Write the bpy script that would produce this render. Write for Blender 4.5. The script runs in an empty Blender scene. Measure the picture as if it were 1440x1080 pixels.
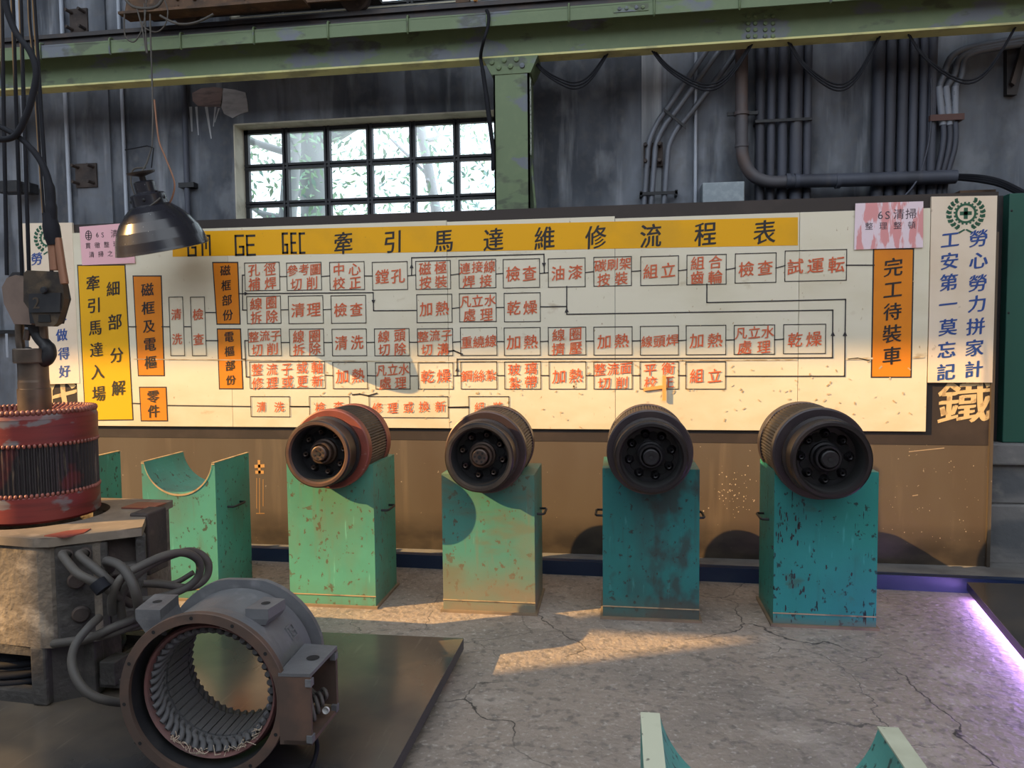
import bpy, math, random
from mathutils import Vector, Matrix
random.seed(7)
SC = bpy.context.scene
COL = SC.collection
PI = math.pi

# ------------------------------------------------------------------ camera
F = 1040.0; EYE = 1.55
PITCH = math.atan(60 / F); ROLL = 0.010; YAW = math.radians(8.2)
FW = Vector((-math.sin(YAW) * math.cos(PITCH), math.cos(YAW) * math.cos(PITCH), -math.sin(PITCH)))
_r0 = Vector((math.cos(YAW), math.sin(YAW), 0)); _u0 = _r0.cross(FW)
RT = math.cos(ROLL) * _r0 - math.sin(ROLL) * _u0
UP = math.sin(ROLL) * _r0 + math.cos(ROLL) * _u0
cam_data = bpy.data.cameras.new('camera'); cam = bpy.data.objects.new('camera', cam_data)
COL.objects.link(cam); SC.camera = cam
cam_data.sensor_width = 36; cam_data.lens = 36 * F / 1440; cam_data.clip_end = 300
m = Matrix((RT, UP, -FW)).transposed().to_4x4(); m.translation = (0, 0, EYE); cam.matrix_world = m

# ------------------------------------------------------------------ light
world = bpy.data.worlds.new('sky'); SC.world = world; world.use_nodes = True
bg = world.node_tree.nodes['Background']; bg.inputs[0].default_value = (0.86, 0.93, 1.0, 1); bg.inputs[1].default_value = 2.5
SUN = Vector((2.4, 1, -1.4)).normalized()          # low warm sun, entering by openings shaped into the unseen opposite wall
sd = bpy.data.lights.new('sun', 'SUN'); so = bpy.data.objects.new('sun', sd); COL.objects.link(so)
sd.energy = 11; sd.color = (1.0, .60, .22); sd.angle = math.radians(.25)
so.rotation_euler = SUN.to_track_quat('-Z', 'Y').to_euler(); so.location = (-19, -5, 11)
SC.view_settings.view_transform = 'Standard'; SC.view_settings.look = 'None'
SC.view_settings.gamma = 1; SC.view_settings.use_curve_mapping = False
SC.view_settings.exposure = 0.0

# ------------------------------------------------------------------ helpers
def ray(px, py): return FW + RT * ((px - 720) / F) - UP * ((py - 540) / F)
def PY(px, py, y):                       # point on the upright plane at depth y
    d = ray(px, py); return Vector((0, 0, EYE)) + d * (y / d.y)
def PZ(px, py, z):                       # point on the level plane at height z
    d = ray(px, py); return Vector((0, 0, EYE)) + d * ((z - EYE) / d.z)

def mat(name, base, rough=.7, metal=0.0, layers=(), bump=None, ztint=(), spec=.5, coat=0):
    """layers: (colour, (sx,sy,sz), lo, hi, amount[, detail]); zdirt: list of (colour, z0, z1, amount)"""
    mt = bpy.data.materials.new(name); mt.use_nodes = True
    nt = mt.node_tree; N = nt.nodes; L = nt.links; b = N['Principled BSDF']
    b.inputs['Roughness'].default_value = rough; b.inputs['Metallic'].default_value = metal
    b.inputs['Specular IOR Level'].default_value = spec; b.inputs['Coat Weight'].default_value = coat
    tc = N.new('ShaderNodeTexCoord'); oi = N.new('ShaderNodeObjectInfo')
    off = N.new('ShaderNodeVectorMath'); off.operation = 'MULTIPLY_ADD'
    L.new(oi.outputs['Random'], off.inputs[0]); off.inputs[1].default_value = (13, 7, 5); L.new(tc.outputs['Object'], off.inputs[2])
    rgb = N.new('ShaderNodeRGB'); rgb.outputs[0].default_value = (*base, 1); cur = rgb.outputs[0]
    def noise(scale, detail):
        mp = N.new('ShaderNodeMapping'); mp.inputs['Scale'].default_value = scale; L.new(off.outputs[0], mp.inputs[0])
        nz = N.new('ShaderNodeTexNoise'); nz.inputs['Scale'].default_value = 1; nz.inputs['Detail'].default_value = detail
        L.new(mp.outputs[0], nz.inputs['Vector']); return nz.outputs['Fac']
    def mix(fac, col):
        nonlocal cur
        mx = N.new('ShaderNodeMix'); mx.data_type = 'RGBA'; L.new(fac, mx.inputs[0]); L.new(cur, mx.inputs[6]); mx.inputs[7].default_value = (*col, 1); cur = mx.outputs[2]
    def mapr(v, lo, hi, a, b_):
        r = N.new('ShaderNodeMapRange'); r.inputs[1].default_value = lo; r.inputs[2].default_value = hi; r.inputs[3].default_value = a; r.inputs[4].default_value = b_
        L.new(v, r.inputs[0]); return r.outputs[0]
    def mul(a, b_):
        q = N.new('ShaderNodeMath'); q.operation = 'MULTIPLY'; L.new(a, q.inputs[0]); L.new(b_, q.inputs[1]); return q.outputs[0]
    for ly in layers:
        col, sc, lo, hi, amt = ly[:5]; det = ly[5] if len(ly) > 5 else 5
        mix(mapr(noise(sc, det), lo, hi, 0, amt), col)
    if ztint:
        sx = N.new('ShaderNodeSeparateXYZ'); L.new(tc.outputs['Object'], sx.inputs[0])
        for col, z0, z1, amt in ztint:
            nz = mapr(noise((5, 5, 9), 6), .3, .60, .45, 1)
            mix(mul(mapr(sx.outputs[2], z0, z1, amt, 0), nz), col)
    L.new(cur, b.inputs['Base Color'])
    if bump:
        bp = N.new('ShaderNodeBump'); bp.inputs['Strength'].default_value = bump[1]; bp.inputs['Distance'].default_value = bump[2] if len(bump) > 2 else .01
        s = bump[0]; s = s if isinstance(s, tuple) else (s, s, s)
        L.new(noise(s, 8), bp.inputs['Height']); L.new(bp.outputs[0], b.inputs['Normal'])
    return mt

def add_cracks(mt, scale, width, col, seed=0.0, mask=.5):
    nt = mt.node_tree; N = nt.nodes; L = nt.links; b = N['Principled BSDF']
    src = b.inputs['Base Color'].links[0].from_socket
    tc = N.new('ShaderNodeTexCoord'); nz = N.new('ShaderNodeTexNoise'); nz.inputs['Scale'].default_value = 3.5; nz.inputs['Detail'].default_value = 6
    mp = N.new('ShaderNodeMapping'); mp.inputs['Location'].default_value = (seed, seed * .7, 0); L.new(tc.outputs['Object'], mp.inputs[0]); L.new(mp.outputs[0], nz.inputs['Vector'])
    ma = N.new('ShaderNodeVectorMath'); ma.operation = 'MULTIPLY_ADD'; L.new(nz.outputs['Color'], ma.inputs[0]); ma.inputs[1].default_value = (.35, .35, 0); L.new(mp.outputs[0], ma.inputs[2])
    vo = N.new('ShaderNodeTexVoronoi'); vo.feature = 'DISTANCE_TO_EDGE'; vo.inputs['Scale'].default_value = scale; vo.voronoi_dimensions = '2D'; L.new(ma.outputs[0], vo.inputs['Vector'])
    r = N.new('ShaderNodeMapRange'); r.inputs[1].default_value = width * .3; r.inputs[2].default_value = width; r.inputs[3].default_value = 1; r.inputs[4].default_value = 0; L.new(vo.outputs['Distance'], r.inputs[0])
    n2 = N.new('ShaderNodeTexNoise'); n2.inputs['Scale'].default_value = 1.1; L.new(mp.outputs[0], n2.inputs['Vector'])
    r2 = N.new('ShaderNodeMapRange'); r2.inputs[1].default_value = mask; r2.inputs[2].default_value = mask + .06; L.new(n2.outputs['Fac'], r2.inputs[0])
    mu = N.new('ShaderNodeMath'); mu.operation = 'MULTIPLY'; L.new(r.outputs[0], mu.inputs[0]); L.new(r2.outputs[0], mu.inputs[1])
    mx = N.new('ShaderNodeMix'); mx.data_type = 'RGBA'; L.new(mu.outputs[0], mx.inputs[0]); L.new(src, mx.inputs[6]); mx.inputs[7].default_value = (*col, 1)
    L.new(mx.outputs[2], b.inputs['Base Color'])

class MB:
    def __init__(s): s.v = []; s.f = []; s.sm = []
    def add(s, vs, fs, smooth=False):
        n = len(s.v); s.v += [tuple(v) for v in vs]
        for f in fs: s.f.append(tuple(i + n for i in f)); s.sm.append(smooth)
        return s
    def box(s, x0, x1, y0, y1, z0, z1, M=None):
        vs = [Vector((x, y, z)) for x in (x0, x1) for y in (y0, y1) for z in (z0, z1)]
        if M: vs = [M @ v for v in vs]
        return s.add(vs, [(0, 1, 3, 2), (4, 6, 7, 5), (0, 4, 5, 1), (2, 3, 7, 6), (0, 2, 6, 4), (1, 5, 7, 3)])
    def prism(s, poly, a, b, axis='y', M=None, smooth=False):
        def pt(p, t):
            v = {'y': (p[0], t, p[1]), 'z': (p[0], p[1], t), 'x': (t, p[0], p[1])}[axis]
            v = Vector(v); return M @ v if M else v
        n = len(poly)
        s.add([pt(p, a) for p in poly] + [pt(p, b) for p in poly], [tuple(range(n)), tuple(range(2 * n - 1, n - 1, -1))])
        s.add([pt(p, a) for p in poly] + [pt(p, b) for p in poly], [(i, (i + 1) % n, n + (i + 1) % n, n + i) for i in range(n)], smooth)
        return s
    def lathe(s, prof, n=48, M=None, axis='y', close=False, smooth=True):
        """prof: (r, t) pairs, t along the axis; sharp corners are split"""
        def pt(r, t, a):
            c, q = r * math.cos(a), r * math.sin(a)
            v = Vector((c, t, q)) if axis == 'y' else Vector((c, q, t))
            return M @ v if M else v
        P = list(prof) + ([prof[0]] if close else [])
        for (r0, t0), (r1, t1) in zip(P, P[1:]):
            vs = [pt(r0, t0, 2 * PI * i / n) for i in range(n)] + [pt(r1, t1, 2 * PI * i / n) for i in range(n)]
            s.add(vs, [(i, (i + 1) % n, n + (i + 1) % n, n + i) for i in range(n)], smooth)
        return s
    def tube(s, pts, r, n=8, caps=True, sub=6, M=None):
        P = [Vector(p) for p in pts]
        if sub > 1 and len(P) > 2:
            Q = []
            for i in range(len(P) - 1):
                a = P[max(i - 1, 0)]; b = P[i]; c = P[i + 1]; d = P[min(i + 2, len(P) - 1)]
                for k in range(sub):
                    t = k / sub
                    Q.append(.5 * ((2 * b) + (c - a) * t + (2 * a - 5 * b + 4 * c - d) * t * t + (3 * b - a - 3 * c + d) * t ** 3))
            Q.append(P[-1]); P = Q
        vs = []; u = None; m_ = len(P)
        for i, p in enumerate(P):
            t = (P[min(i + 1, m_ - 1)] - P[max(i - 1, 0)]).normalized()
            if u is None: u = t.orthogonal().normalized()
            u = (u - t * u.dot(t)).normalized(); w = t.cross(u)
            rr = r[i * (len(r) - 1) // max(m_ - 1, 1)] if isinstance(r, (list, tuple)) else r
            vs += [p + u * rr * math.cos(2 * PI * k / n) + w * rr * math.sin(2 * PI * k / n) for k in range(n)]
        if M: vs = [M @ v for v in vs]
        fs = [(i * n + k, i * n + (k + 1) % n, (i + 1) * n + (k + 1) % n, (i + 1) * n + k) for i in range(m_ - 1) for k in range(n)]
        s.add(vs, fs, True)
        if caps: s.add([vs[k] for k in range(n)] + vs[-n:], [tuple(range(n - 1, -1, -1)), tuple(range(n, 2 * n))])
        return s
    def sphere(s, c, r, nu=8, nv=6, sc=(1, 1, 1)):
        vs = []; c = Vector(c)
        for j in range(nv + 1):
            th = PI * j / nv
            for i in range(nu):
                ph = 2 * PI * i / nu
                vs.append(c + Vector((sc[0] * r * math.sin(th) * math.cos(ph), sc[1] * r * math.sin(th) * math.sin(ph), sc[2] * r * math.cos(th))))
        return s.add(vs, [(j * nu + i, j * nu + (i + 1) % nu, (j + 1) * nu + (i + 1) % nu, (j + 1) * nu + i) for j in range(nv) for i in range(nu)], True)
    def quad(s, a, b, c, d): return s.add([a, b, c, d], [(0, 1, 2, 3)])
    def build(s, name, material, parent=None, world=True, bevel=0, label=None):
        me = bpy.data.meshes.new(name)
        off_ = Vector(parent['_o']) if (parent is not None and world) else Vector((0, 0, 0))
        me.from_pydata([tuple(Vector(v) - off_) for v in s.v], [], s.f)
        me.polygons.foreach_set('use_smooth', s.sm); me.materials.append(material)
        me.update()
        import bmesh
        bm = bmesh.new(); bm.from_mesh(me); bmesh.ops.remove_doubles(bm, verts=[v for v in bm.verts if not v.link_faces], dist=1e-9)
        bmesh.ops.recalc_face_normals(bm, faces=bm.faces[:]); bm.to_mesh(me); bm.free()
        o = bpy.data.objects.new(name, me); COL.objects.link(o)
        if parent is not None: o.parent = parent; o['_o'] = parent['_o']
        else: o['_o'] = (0, 0, 0)
        if label: o['label'] = label
        if bevel:
            md = o.modifiers.new('bevel', 'BEVEL'); md.width = bevel; md.segments = 2; md.limit_method = 'ANGLE'; md.angle_limit = math.radians(50)
        return o

def thing(name, label, cat, loc=(0, 0, 0), rz=0, group=None):
    o = bpy.data.objects.new(name, None); COL.objects.link(o); o.location = loc; o.rotation_euler = (0, 0, rz)
    o.empty_display_size = .1
    o['label'] = label; o['category'] = cat; o['_o'] = tuple(loc)
    if group: o['group'] = group
    return o
def tag(o, label, cat, group=None, kind=None):
    o['label'] = label; o['category'] = cat
    if group: o['group'] = group
    if kind: o['kind'] = kind
    return o
def struct(o): o['kind'] = 'structure'; return o
def copy_tree(o, parent=None):
    c = o.copy(); COL.objects.link(c)
    if parent: c.parent = parent
    for ch in list(o.children): copy_tree(ch, c)
    return c

# glyphs from the built-in font, as flat meshes
_fc = bpy.data.curves.new('glyph_source', 'FONT'); _fo = bpy.data.objects.new('glyph_source', _fc); COL.objects.link(_fo)
_fc.resolution_u = 3
_cache = {}
def glyph(ch, bold=0.0):
    k = (ch, bold)
    if k not in _cache:
        _fc.body = ch; _fc.offset = bold
        dg = bpy.context.evaluated_depsgraph_get()
        me = bpy.data.meshes.new_from_object(_fo.evaluated_get(dg))
        cx = .5 if ord(ch) > 0x2000 else (max(v.co.x for v in me.vertices) + min(v.co.x for v in me.vertices)) / 2
        vs = [(v.co.x - cx, v.co.y - .38) for v in me.vertices]
        fs = [tuple(p.vertices) for p in me.polygons]
        bpy.data.meshes.remove(me); _cache[k] = (vs, fs)
    return _cache[k]
def put_char(mb, ch, x, z, y, w, h=None, bold=.012, slope=.09, shear=.03):
    h = h or w; vs, fs = glyph(ch, 0)
    for i, (ox, oz) in enumerate(((0, 0), (bold, bold * .5), (-bold, -bold * .4)) if bold else ((0, 0),)):
        mb.add([(x + (gx + ox + shear * gy) * w, y - .0001 * i, z + (gy + oz + slope * gx) * h) for gx, gy in vs], fs)

# ------------------------------------------------------------------ materials
wall_m = mat('sooty_concrete', (.105, .118, .145), .85, layers=[((.20, .22, .26), (2.6, 2.6, .4), .45, .64, .9), ((.036, .042, .056), (1.7, 1.7, .5), .50, .62, .85), ((.34, .36, .40), (9, 9, .9), .58, .74, .6), ((.05, .056, .07), (2.4, 2.4, 1.8), .50, .64, .6), ((.22, .235, .265), (4.5, 4.5, 3), .55, .70, .5), ((.04, .045, .058), (7, 7, .9), .58, .68, .75), ((.13, .125, .12), (14, 14, 14), .5, .7, .3)], bump=(12, .25))
reveal_m = mat('pale_plaster', (.5, .47, .38), .8, layers=[((.25, .22, .17), (8, 8, 8), .5, .7, .6)])
floor_m = mat('worn_concrete_floor', (.285, .236, .20), .62, layers=[((.185, .162, .145), (1.4, 1.4, 1), .46, .66, .8), ((.40, .35, .31), (3, 3, 1), .55, .74, .7), ((.13, .115, .105), (24, 24, 24), .53, .66, .7), ((.46, .42, .38), (50, 50, 50), .58, .70, .6)], bump=(26, 1.0, .012))
add_cracks(floor_m, .75, .0055, (.05, .044, .04), 1.3, .47); add_cracks(floor_m, 1.9, .007, (.09, .08, .072), 4.1, .52)
beam_m = mat('chipped_green_paint', (.125, .178, .092), .55, layers=[((.125, .14, .185), (2.2, 2.2, 5), .56, .60, .9), ((.06, .07, .05), (4, 4, 9), .58, .64, .7), ((.16, .215, .11), (14, 14, 14), .5, .7, .4)])
beam_y_m = mat('bounce_lit_beam_paint', (.62, .60, .26), .6, layers=[((.25, .23, .13), (5, 5, 5), .5, .65, .6)])  # light bounced off the floor is put into the underside's colour
rail_m = mat('dark_rail_steel', (.035, .032, .035), .5, .4, layers=[((.075, .05, .04), (6, 6, 6), .5, .7, .7)])
rust_m = mat('rusty_steel', (.115, .065, .038), .75, .2, layers=[((.045, .032, .026), (6, 6, 6), .45, .65, .8), ((.22, .13, .07), (13, 13, 13), .58, .72, .6)], bump=(30, .3))
darkrust_m = mat('dark_rusted_iron', (.06, .045, .04), .75, .2, layers=[((.025, .022, .024), (9, 9, 9), .45, .65, .7), ((.14, .10, .08), (18, 18, 18), .6, .75, .5)], bump=(40, .3))
black_m = mat('black_iron', (.02, .021, .025), .5, .3, layers=[((.05, .048, .05), (12, 12, 12), .5, .75, .6)])
cable_m = mat('black_rubber_cable', (.012, .013, .018), .75, spec=.2)
conduit_m = mat('grey_conduit', (.14, .155, .19), .5, .2, layers=[((.08, .085, .10), (3, 3, 3), .45, .65, .7)])
pale_conduit_m = mat('pale_conduit', (.38, .42, .50), .5, layers=[((.2, .21, .25), (3, 3, 2), .5, .7, .6)])
dark_pipe_m = mat('sooty_pipe', (.062, .070, .098), .6, .1, layers=[((.035, .037, .05), (3, 3, 1), .45, .65, .7), ((.11, .105, .11), (9, 9, 2), .6, .75, .5)])
rust_pipe_m = mat('rusty_painted_pipe', (.085, .082, .095), .6, .1, layers=[((.12, .075, .06), (4, 4, 4), .48, .64, .6)])
sleeve_m = mat('grey_plastic_sleeve', (.22, .245, .30), .5)
galv_m = mat('galvanised_sheet', (.24, .28, .31), .45, .5, layers=[((.33, .37, .40), (25, 25, 25), .45, .65, .7)])
board_m = mat('cream_board_paint', (.735, .685, .55), .5, layers=[((.56, .49, .34), (1.2, 1.2, 3), .48, .75, .6), ((.40, .30, .17), (5, 5, 9), .66, .76, .6), ((.33, .22, .11), (45, 45, 22), .69, .75, .75), ((.72, .69, .57), (2, 2, 2), .5, .7, .5)], spec=.3, ztint=[((.52, .38, .20), .0, .52, .45)])  # tan tint grows towards the board's bottom edge
brown_m = mat('brown_stained_plywood', (.105, .083, .062), .55, ztint=[((.030, .025, .022), .10, .27, .9)], layers=[((.085, .06, .042), (2, 2, .8), .45, .68, .8), ((.19, .145, .10), (9, 9, .8), .58, .74, .5), ((.40, .33, .25), (40, 40, 40), .72, .76, .8)], spec=.3)  # panel colour gets darker towards the bottom edge
darkbrown_m = mat('dark_brown_border_paint', (.040, .032, .030), .5, layers=[((.065, .05, .045), (4, 4, 4), .5, .7, .7)], spec=.3)
navy_m = mat('navy_skirting_paint', (.012, .026, .065), .4, layers=[((.03, .045, .085), (3, 3, 8), .5, .7, .5)])
ledge_m = mat('grey_ledge_cement', (.15, .15, .15), .8, layers=[((.08, .08, .085), (5, 5, 5), .45, .65, .7)], bump=(20, .3))
yellow_m = mat('mustard_paint', (.80, .40, .006), .5, layers=[((.62, .33, .02), (3, 3, 3), .5, .7, .6), ((.42, .24, .04), (45, 45, 45), .72, .76, .7)], spec=.3)
gold_m = mat('golden_yellow_paint', (.78, .42, .012), .5, layers=[((.64, .33, .012), (3, 3, 3), .5, .7, .5), ((.30, .17, .03), (30, 30, 30), .71, .76, .7)], spec=.3)
orange_m = mat('orange_paint', (.72, .235, .018), .5, layers=[((.60, .19, .02), (5, 5, 5), .5, .7, .6)], spec=.3)
red_ink = mat('red_brush_paint', (.60, .105, .035), .6, layers=[((.66, .20, .09), (30, 30, 30), .45, .7, .7)])
black_ink = mat('black_brush_paint', (.018, .015, .016), .6)
line_ink = mat('dark_line_paint', (.025, .022, .026), .6)
blue_ink = mat('blue_brush_paint', (.022, .07, .28), .6)
green_ink = mat('green_emblem_paint', (.018, .10, .055), .6)
cream_sign_m = mat('cream_sign_paint', (.78, .66, .53), .5, layers=[((.68, .54, .40), (3, 3, 3), .5, .7, .5), ((.42, .33, .24), (20, 20, 20), .70, .76, .6)], spec=.3)
pink_m = mat('pink_paper', (.80, .46, .52), .7)
faded_pink_m = mat('faded_red_paper', (.70, .30, .31), .45, layers=[((.78, .66, .74), (22, 22, 5), .47, .52, .95)])
tan_paint = mat('tan_painted_character', (.62, .46, .24), .7, layers=[((.36, .24, .12), (25, 25, 25), .55, .65, .8)])
cabinet_m = mat('dark_green_cabinet_paint', (.012, .085, .065), .5, layers=[((.008, .05, .042), (3, 3, 1), .45, .65, .7)])
def teal(name, base, dirt, chips, extra=(), zd=()):
    lo = tuple(c * .68 for c in base)
    return mat(name, base, .55, layers=[(lo, (1.8, 1.8, 1.8), .42, .66, .75), (dirt, (3.2, 3.2, 2.2), .52, .72, .6), (dirt, (22, 22, 3), .58, .74, .5), (chips, (34, 34, 26), .62, .67, .85), (chips, (11, 11, 15), .675, .70, .75), (tuple(min(1, c * 1.5 + .04) for c in base), (40, 40, 6), .66, .74, .5)] + list(extra), ztint=list(zd), bump=(25, .12), spec=.3)
teal_bright = teal('green_stand_paint', (.085, .31, .225), (.13, .19, .12), (.10, .075, .045), zd=[((.10, .13, .08), .0, .16, .5)])
teal_empty = teal('empty_stand_green_paint', (.065, .27, .22), (.09, .14, .11), (.045, .045, .035), zd=[((.07, .10, .08), .0, .2, .5)])
teal_dirty = teal('grimy_green_stand_paint', (.07, .235, .185), (.17, .155, .10), (.10, .075, .045), extra=[((.13, .135, .085), (3.2, 3.2, 8), .52, .64, .6, 8)], zd=[((.20, .155, .10), .0, .36, 1.0), ((.21, .165, .11), .0, .2, .9)])
teal_dark = teal('oily_teal_stand_paint', (.020, .145, .135), (.035, .05, .045), (.03, .028, .024), extra=[((.035, .038, .034), (6, 6, 4), .50, .60, .75)], zd=[((.10, .09, .065), .0, .14, .95)])
teal_blue = teal('turquoise_stand_paint', (.025, .235, .205), (.03, .12, .10), (.02, .02, .022), extra=[((.010, .010, .012), (38, 38, 6), .655, .675, .95), ((.05, .09, .06), (5, 5, 7), .62, .68, .6)], zd=[((.14, .11, .075), -.01, .07, .95)])
teal_pale = teal('flaking_green_stand_paint', (.075, .26, .235), (.05, .10, .10), (.02, .02, .02), extra=[((.02, .02, .022), (40, 40, 6), .60, .63, .8)])
horn_top_m = mat('grimy_cream_edge', (.42, .43, .33), .6, layers=[((.28, .28, .21), (9, 9, 9), .5, .7, .6), ((.05, .045, .045), (35, 35, 35), .66, .7, .8)])
foot_m = mat('dusty_foot_plate', (.20, .145, .09), .7, layers=[((.10, .08, .06), (9, 9, 9), .45, .65, .6)])
lip_m = mat('worn_rim_edge', (.36, .27, .15), .6, layers=[((.10, .08, .06), (14, 14, 14), .5, .65, .7)])
redband_m = mat('red_insulating_band', (.22, .055, .038), .5, layers=[((.10, .035, .03), (6, 6, 6), .45, .65, .7), ((.30, .20, .17), (22, 22, 60), .66, .72, .6)])
redvar_m = mat('red_varnish_band', (.165, .022, .020), .5, layers=[((.15, .145, .15), (7, 7, 14), .57, .62, .9), ((.085, .014, .014), (3, 3, 40), .45, .65, .7), ((.36, .27, .2), (16, 16, 20), .69, .73, .8)])
knurl_m = mat('red_copper_winding_ends', (.24, .075, .055), .5, layers=[((.10, .035, .03), (15, 15, 15), .45, .65, .7)])
core_m = mat('laminated_core_steel', (.055, .047, .043), .55, .3, layers=[((.11, .09, .075), (24, 24, 24), .5, .68, .7), ((.024, .02, .022), (3, 3, 3), .45, .65, .7)])
core_dark_m = mat('blackened_core_steel', (.030, .026, .028), .5, .3, layers=[((.15, .12, .09), (40, 40, 6), .60, .70, .8), ((.16, .03, .03), (5, 5, 5), .62, .70, .6)])
comm_m = mat('dark_commutator_steel', (.030, .026, .028), .38, .6, layers=[((.085, .06, .05), (4, 4, 4), .5, .7, .7)])
rim_m = mat('rusted_rim_steel', (.13, .075, .055), .45, .4, layers=[((.06, .04, .035), (8, 8, 8), .45, .65, .7)])
hub_m = mat('oiled_hub_steel', (.085, .055, .042), .45, .4, layers=[((.06, .045, .04), (20, 20, 20), .45, .65, .6)])
darkhub_m = mat('dark_hub_steel', (.018, .017, .02), .45, .4)  # shade inside the bowls is put into the web plate colour
void_m = mat('shaded_recess', (.008, .008, .009), .8)  # near-black colour stands in for the shade inside holes and bowls
cast_m = mat('grimy_cast_iron', (.15, .125, .10), .75, .1, layers=[((.07, .06, .055), (3, 3, 3), .48, .68, .8), ((.40, .34, .27), (6, 6, 6), .56, .70, .75), ((.06, .05, .045), (22, 22, 22), .56, .7, .6)], bump=(34, .7, .012))
frame_m = mat('grey_painted_motor_frame', (.145, .15, .16), .5, .25, layers=[((.09, .09, .10), (5, 5, 5), .45, .65, .7), ((.26, .26, .27), (14, 14, 14), .6, .75, .5)], bump=(30, .25))
framerust_m = mat('rusty_machined_frame_face', (.085, .058, .047), .6, .2, layers=[((.15, .085, .06), (8, 8, 8), .5, .68, .7)])
coil_m = mat('sooty_taped_coils', (.082, .082, .088), .75, layers=[((.10, .098, .10), (14, 14, 14), .5, .7, .7)], bump=(50, .3))
coilred_m = mat('red_brown_insulation', (.13, .055, .05), .65, layers=[((.30, .24, .22), (30, 30, 30), .64, .7, .8), ((.06, .04, .04), (8, 8, 8), .45, .65, .7)])
cast_dark_m = mat('oily_shaded_cast_iron', (.062, .056, .052), .65, .1, layers=[((.03, .028, .028), (5, 5, 5), .45, .65, .8), ((.12, .105, .09), (14, 14, 14), .58, .72, .5)], bump=(34, .6, .012))  # oily iron, with the shaded side's darkness put into the colour
hose_m = mat('dusty_rubber_hose', (.075, .066, .058), .65, layers=[((.045, .043, .043), (6, 6, 6), .45, .65, .7)])
twine_m = mat('frayed_pale_twine', (.42, .34, .26), .8)
platform_m = mat('glossy_black_platform', (.030, .032, .036), .16, layers=[((.15, .115, .08), (1.3, 1.3, 1), .38, .66, .75), ((.16, .135, .11), (30, 3, 1), .62, .72, .35)], spec=.6)
platform_edge_m = mat('platform_edge_black', (.018, .017, .026), .35)
block_m = mat('pale_wood_block', (.55, .38, .26), .7)
enamel_m = mat('black_enamel', (.020, .020, .027), .25, layers=[((.3, .3, .3), (60, 60, 60), .72, .75, .8)], coat=.1)
enamel_in_m = mat('chipped_white_enamel', (.45, .42, .40), .4)
hook_m = mat('greasy_crane_steel', (.075, .056, .040), .5, .5, layers=[((.03, .026, .025), (8, 8, 8), .45, .62, .8), ((.17, .12, .07), (12, 12, 12), .58, .72, .6)], bump=(30, .25))
sheave_m = mat('worn_brown_sheave_guard', (.19, .135, .11), .55, .3, layers=[((.09, .065, .055), (6, 6, 6), .45, .65, .7)])
steel_m = mat('worn_brown_steel', (.14, .105, .08), .4, .6, layers=[((.06, .05, .045), (6, 6, 10), .45, .65, .7)])
copper_m = mat('tarnished_copper_tube', (.26, .125, .075), .5, .3)
wood_m = mat('orange_bamboo', (.78, .36, .10), .6)
trunk_m = mat('tree_bark', (.58, .58, .60), .9, bump=(12, .6))
leaf_m = mat('overexposed_leaves', (.55, .78, .52), .6, layers=[((.45, .72, .70), (.7, .7, .7), .45, .6, .8)])  # overexposed daylight is put into the pale leaf colour
soil_m = mat('outside_ground', (.35, .33, .25), .9)
mullion_m = mat('dark_window_bars', (.018, .020, .026), .5)
glass_m = bpy.data.materials.new('window_glass'); glass_m.use_nodes = True
_n = glass_m.node_tree.nodes; _l = glass_m.node_tree.links; _n.clear()
_o = _n.new('ShaderNodeOutputMaterial'); _t = _n.new('ShaderNodeBsdfTransparent'); _g = _n.new('ShaderNodeBsdfGlossy'); _x = _n.new('ShaderNodeMixShader')
_t.inputs[0].default_value = (.95, .98, 1, 1); _g.inputs['Roughness'].default_value = .05; _x.inputs[0].default_value = .06
_l.new(_t.outputs[0], _x.inputs[1]); _l.new(_g.outputs[0], _x.inputs[2]); _l.new(_x.outputs[0], _o.inputs[0])
def emit(name, col, s):
    e = bpy.data.materials.new(name); e.use_nodes = True; n = e.node_tree.nodes; b = n['Principled BSDF']
    b.inputs['Base Color'].default_value = (*col, 1); b.inputs['Emission Color'].default_value = (*col, 1); b.inputs['Emission Strength'].default_value = s
    return e
led_m = emit('violet_led', (.50, .30, 1.0), 60)
bulb_m = emit('warm_lamp_face', (1, .7, .35), 6)

# ------------------------------------------------------------------ structure
WY = 5.9; WT = .22
b = MB()
wx0, wx1, wz0, wz1, vz0, vz1 = -3.18, -.93, 2.0, 3.385, 4.235, 5.6
for x0, x1, z0, z1 in ((-16, wx0, -.1, 7.5), (wx1, 6, -.1, 7.5), (wx0, wx1, -.1, wz0), (wx0, wx1, wz1, vz0), (wx0, wx1, vz1, 7.5)):
    b.box(x0, x1, WY, WY + WT, z0, z1)
struct(b.build('wall_back', wall_m))
struct(MB().box(-24, 12, -12, WY, -.1, 0).build('floor', floor_m))
struct(MB().box(-16, 6, 2.6, WY + WT, 7.5, 7.7).build('ceiling', wall_m))  # unseen partial ceiling, its edge set to steer the sky light
struct(MB().box(-16.2, -16, .35, WY + WT, -.1, 7.5).build('wall_left', wall_m))
struct(MB().box(6, 6.2, -1, WY + WT, -.1, 7.5).build('wall_right', wall_m))
# unseen opposite wall, openings and solid parts shaped to place the sun patches
b = MB(); fy0, fy1 = -5.7, -5.5
def mask_box(x0, x1, z0, z1): b.box(x0, x1, fy0, fy1, z0, z1)
mask_box(-44, -16, 0, 11.62); mask_box(-60, -12, 16.47, 40); mask_box(-16, 12, 0, 6.0)
mask_box(-21.8, -16, 11.62, 13.4); mask_box(-23.27, -16, 13.4, 14.6); mask_box(-22.6, -16, 14.6, 16.47)
struct(b.build('wall_sun_mask', wall_m))
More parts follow.
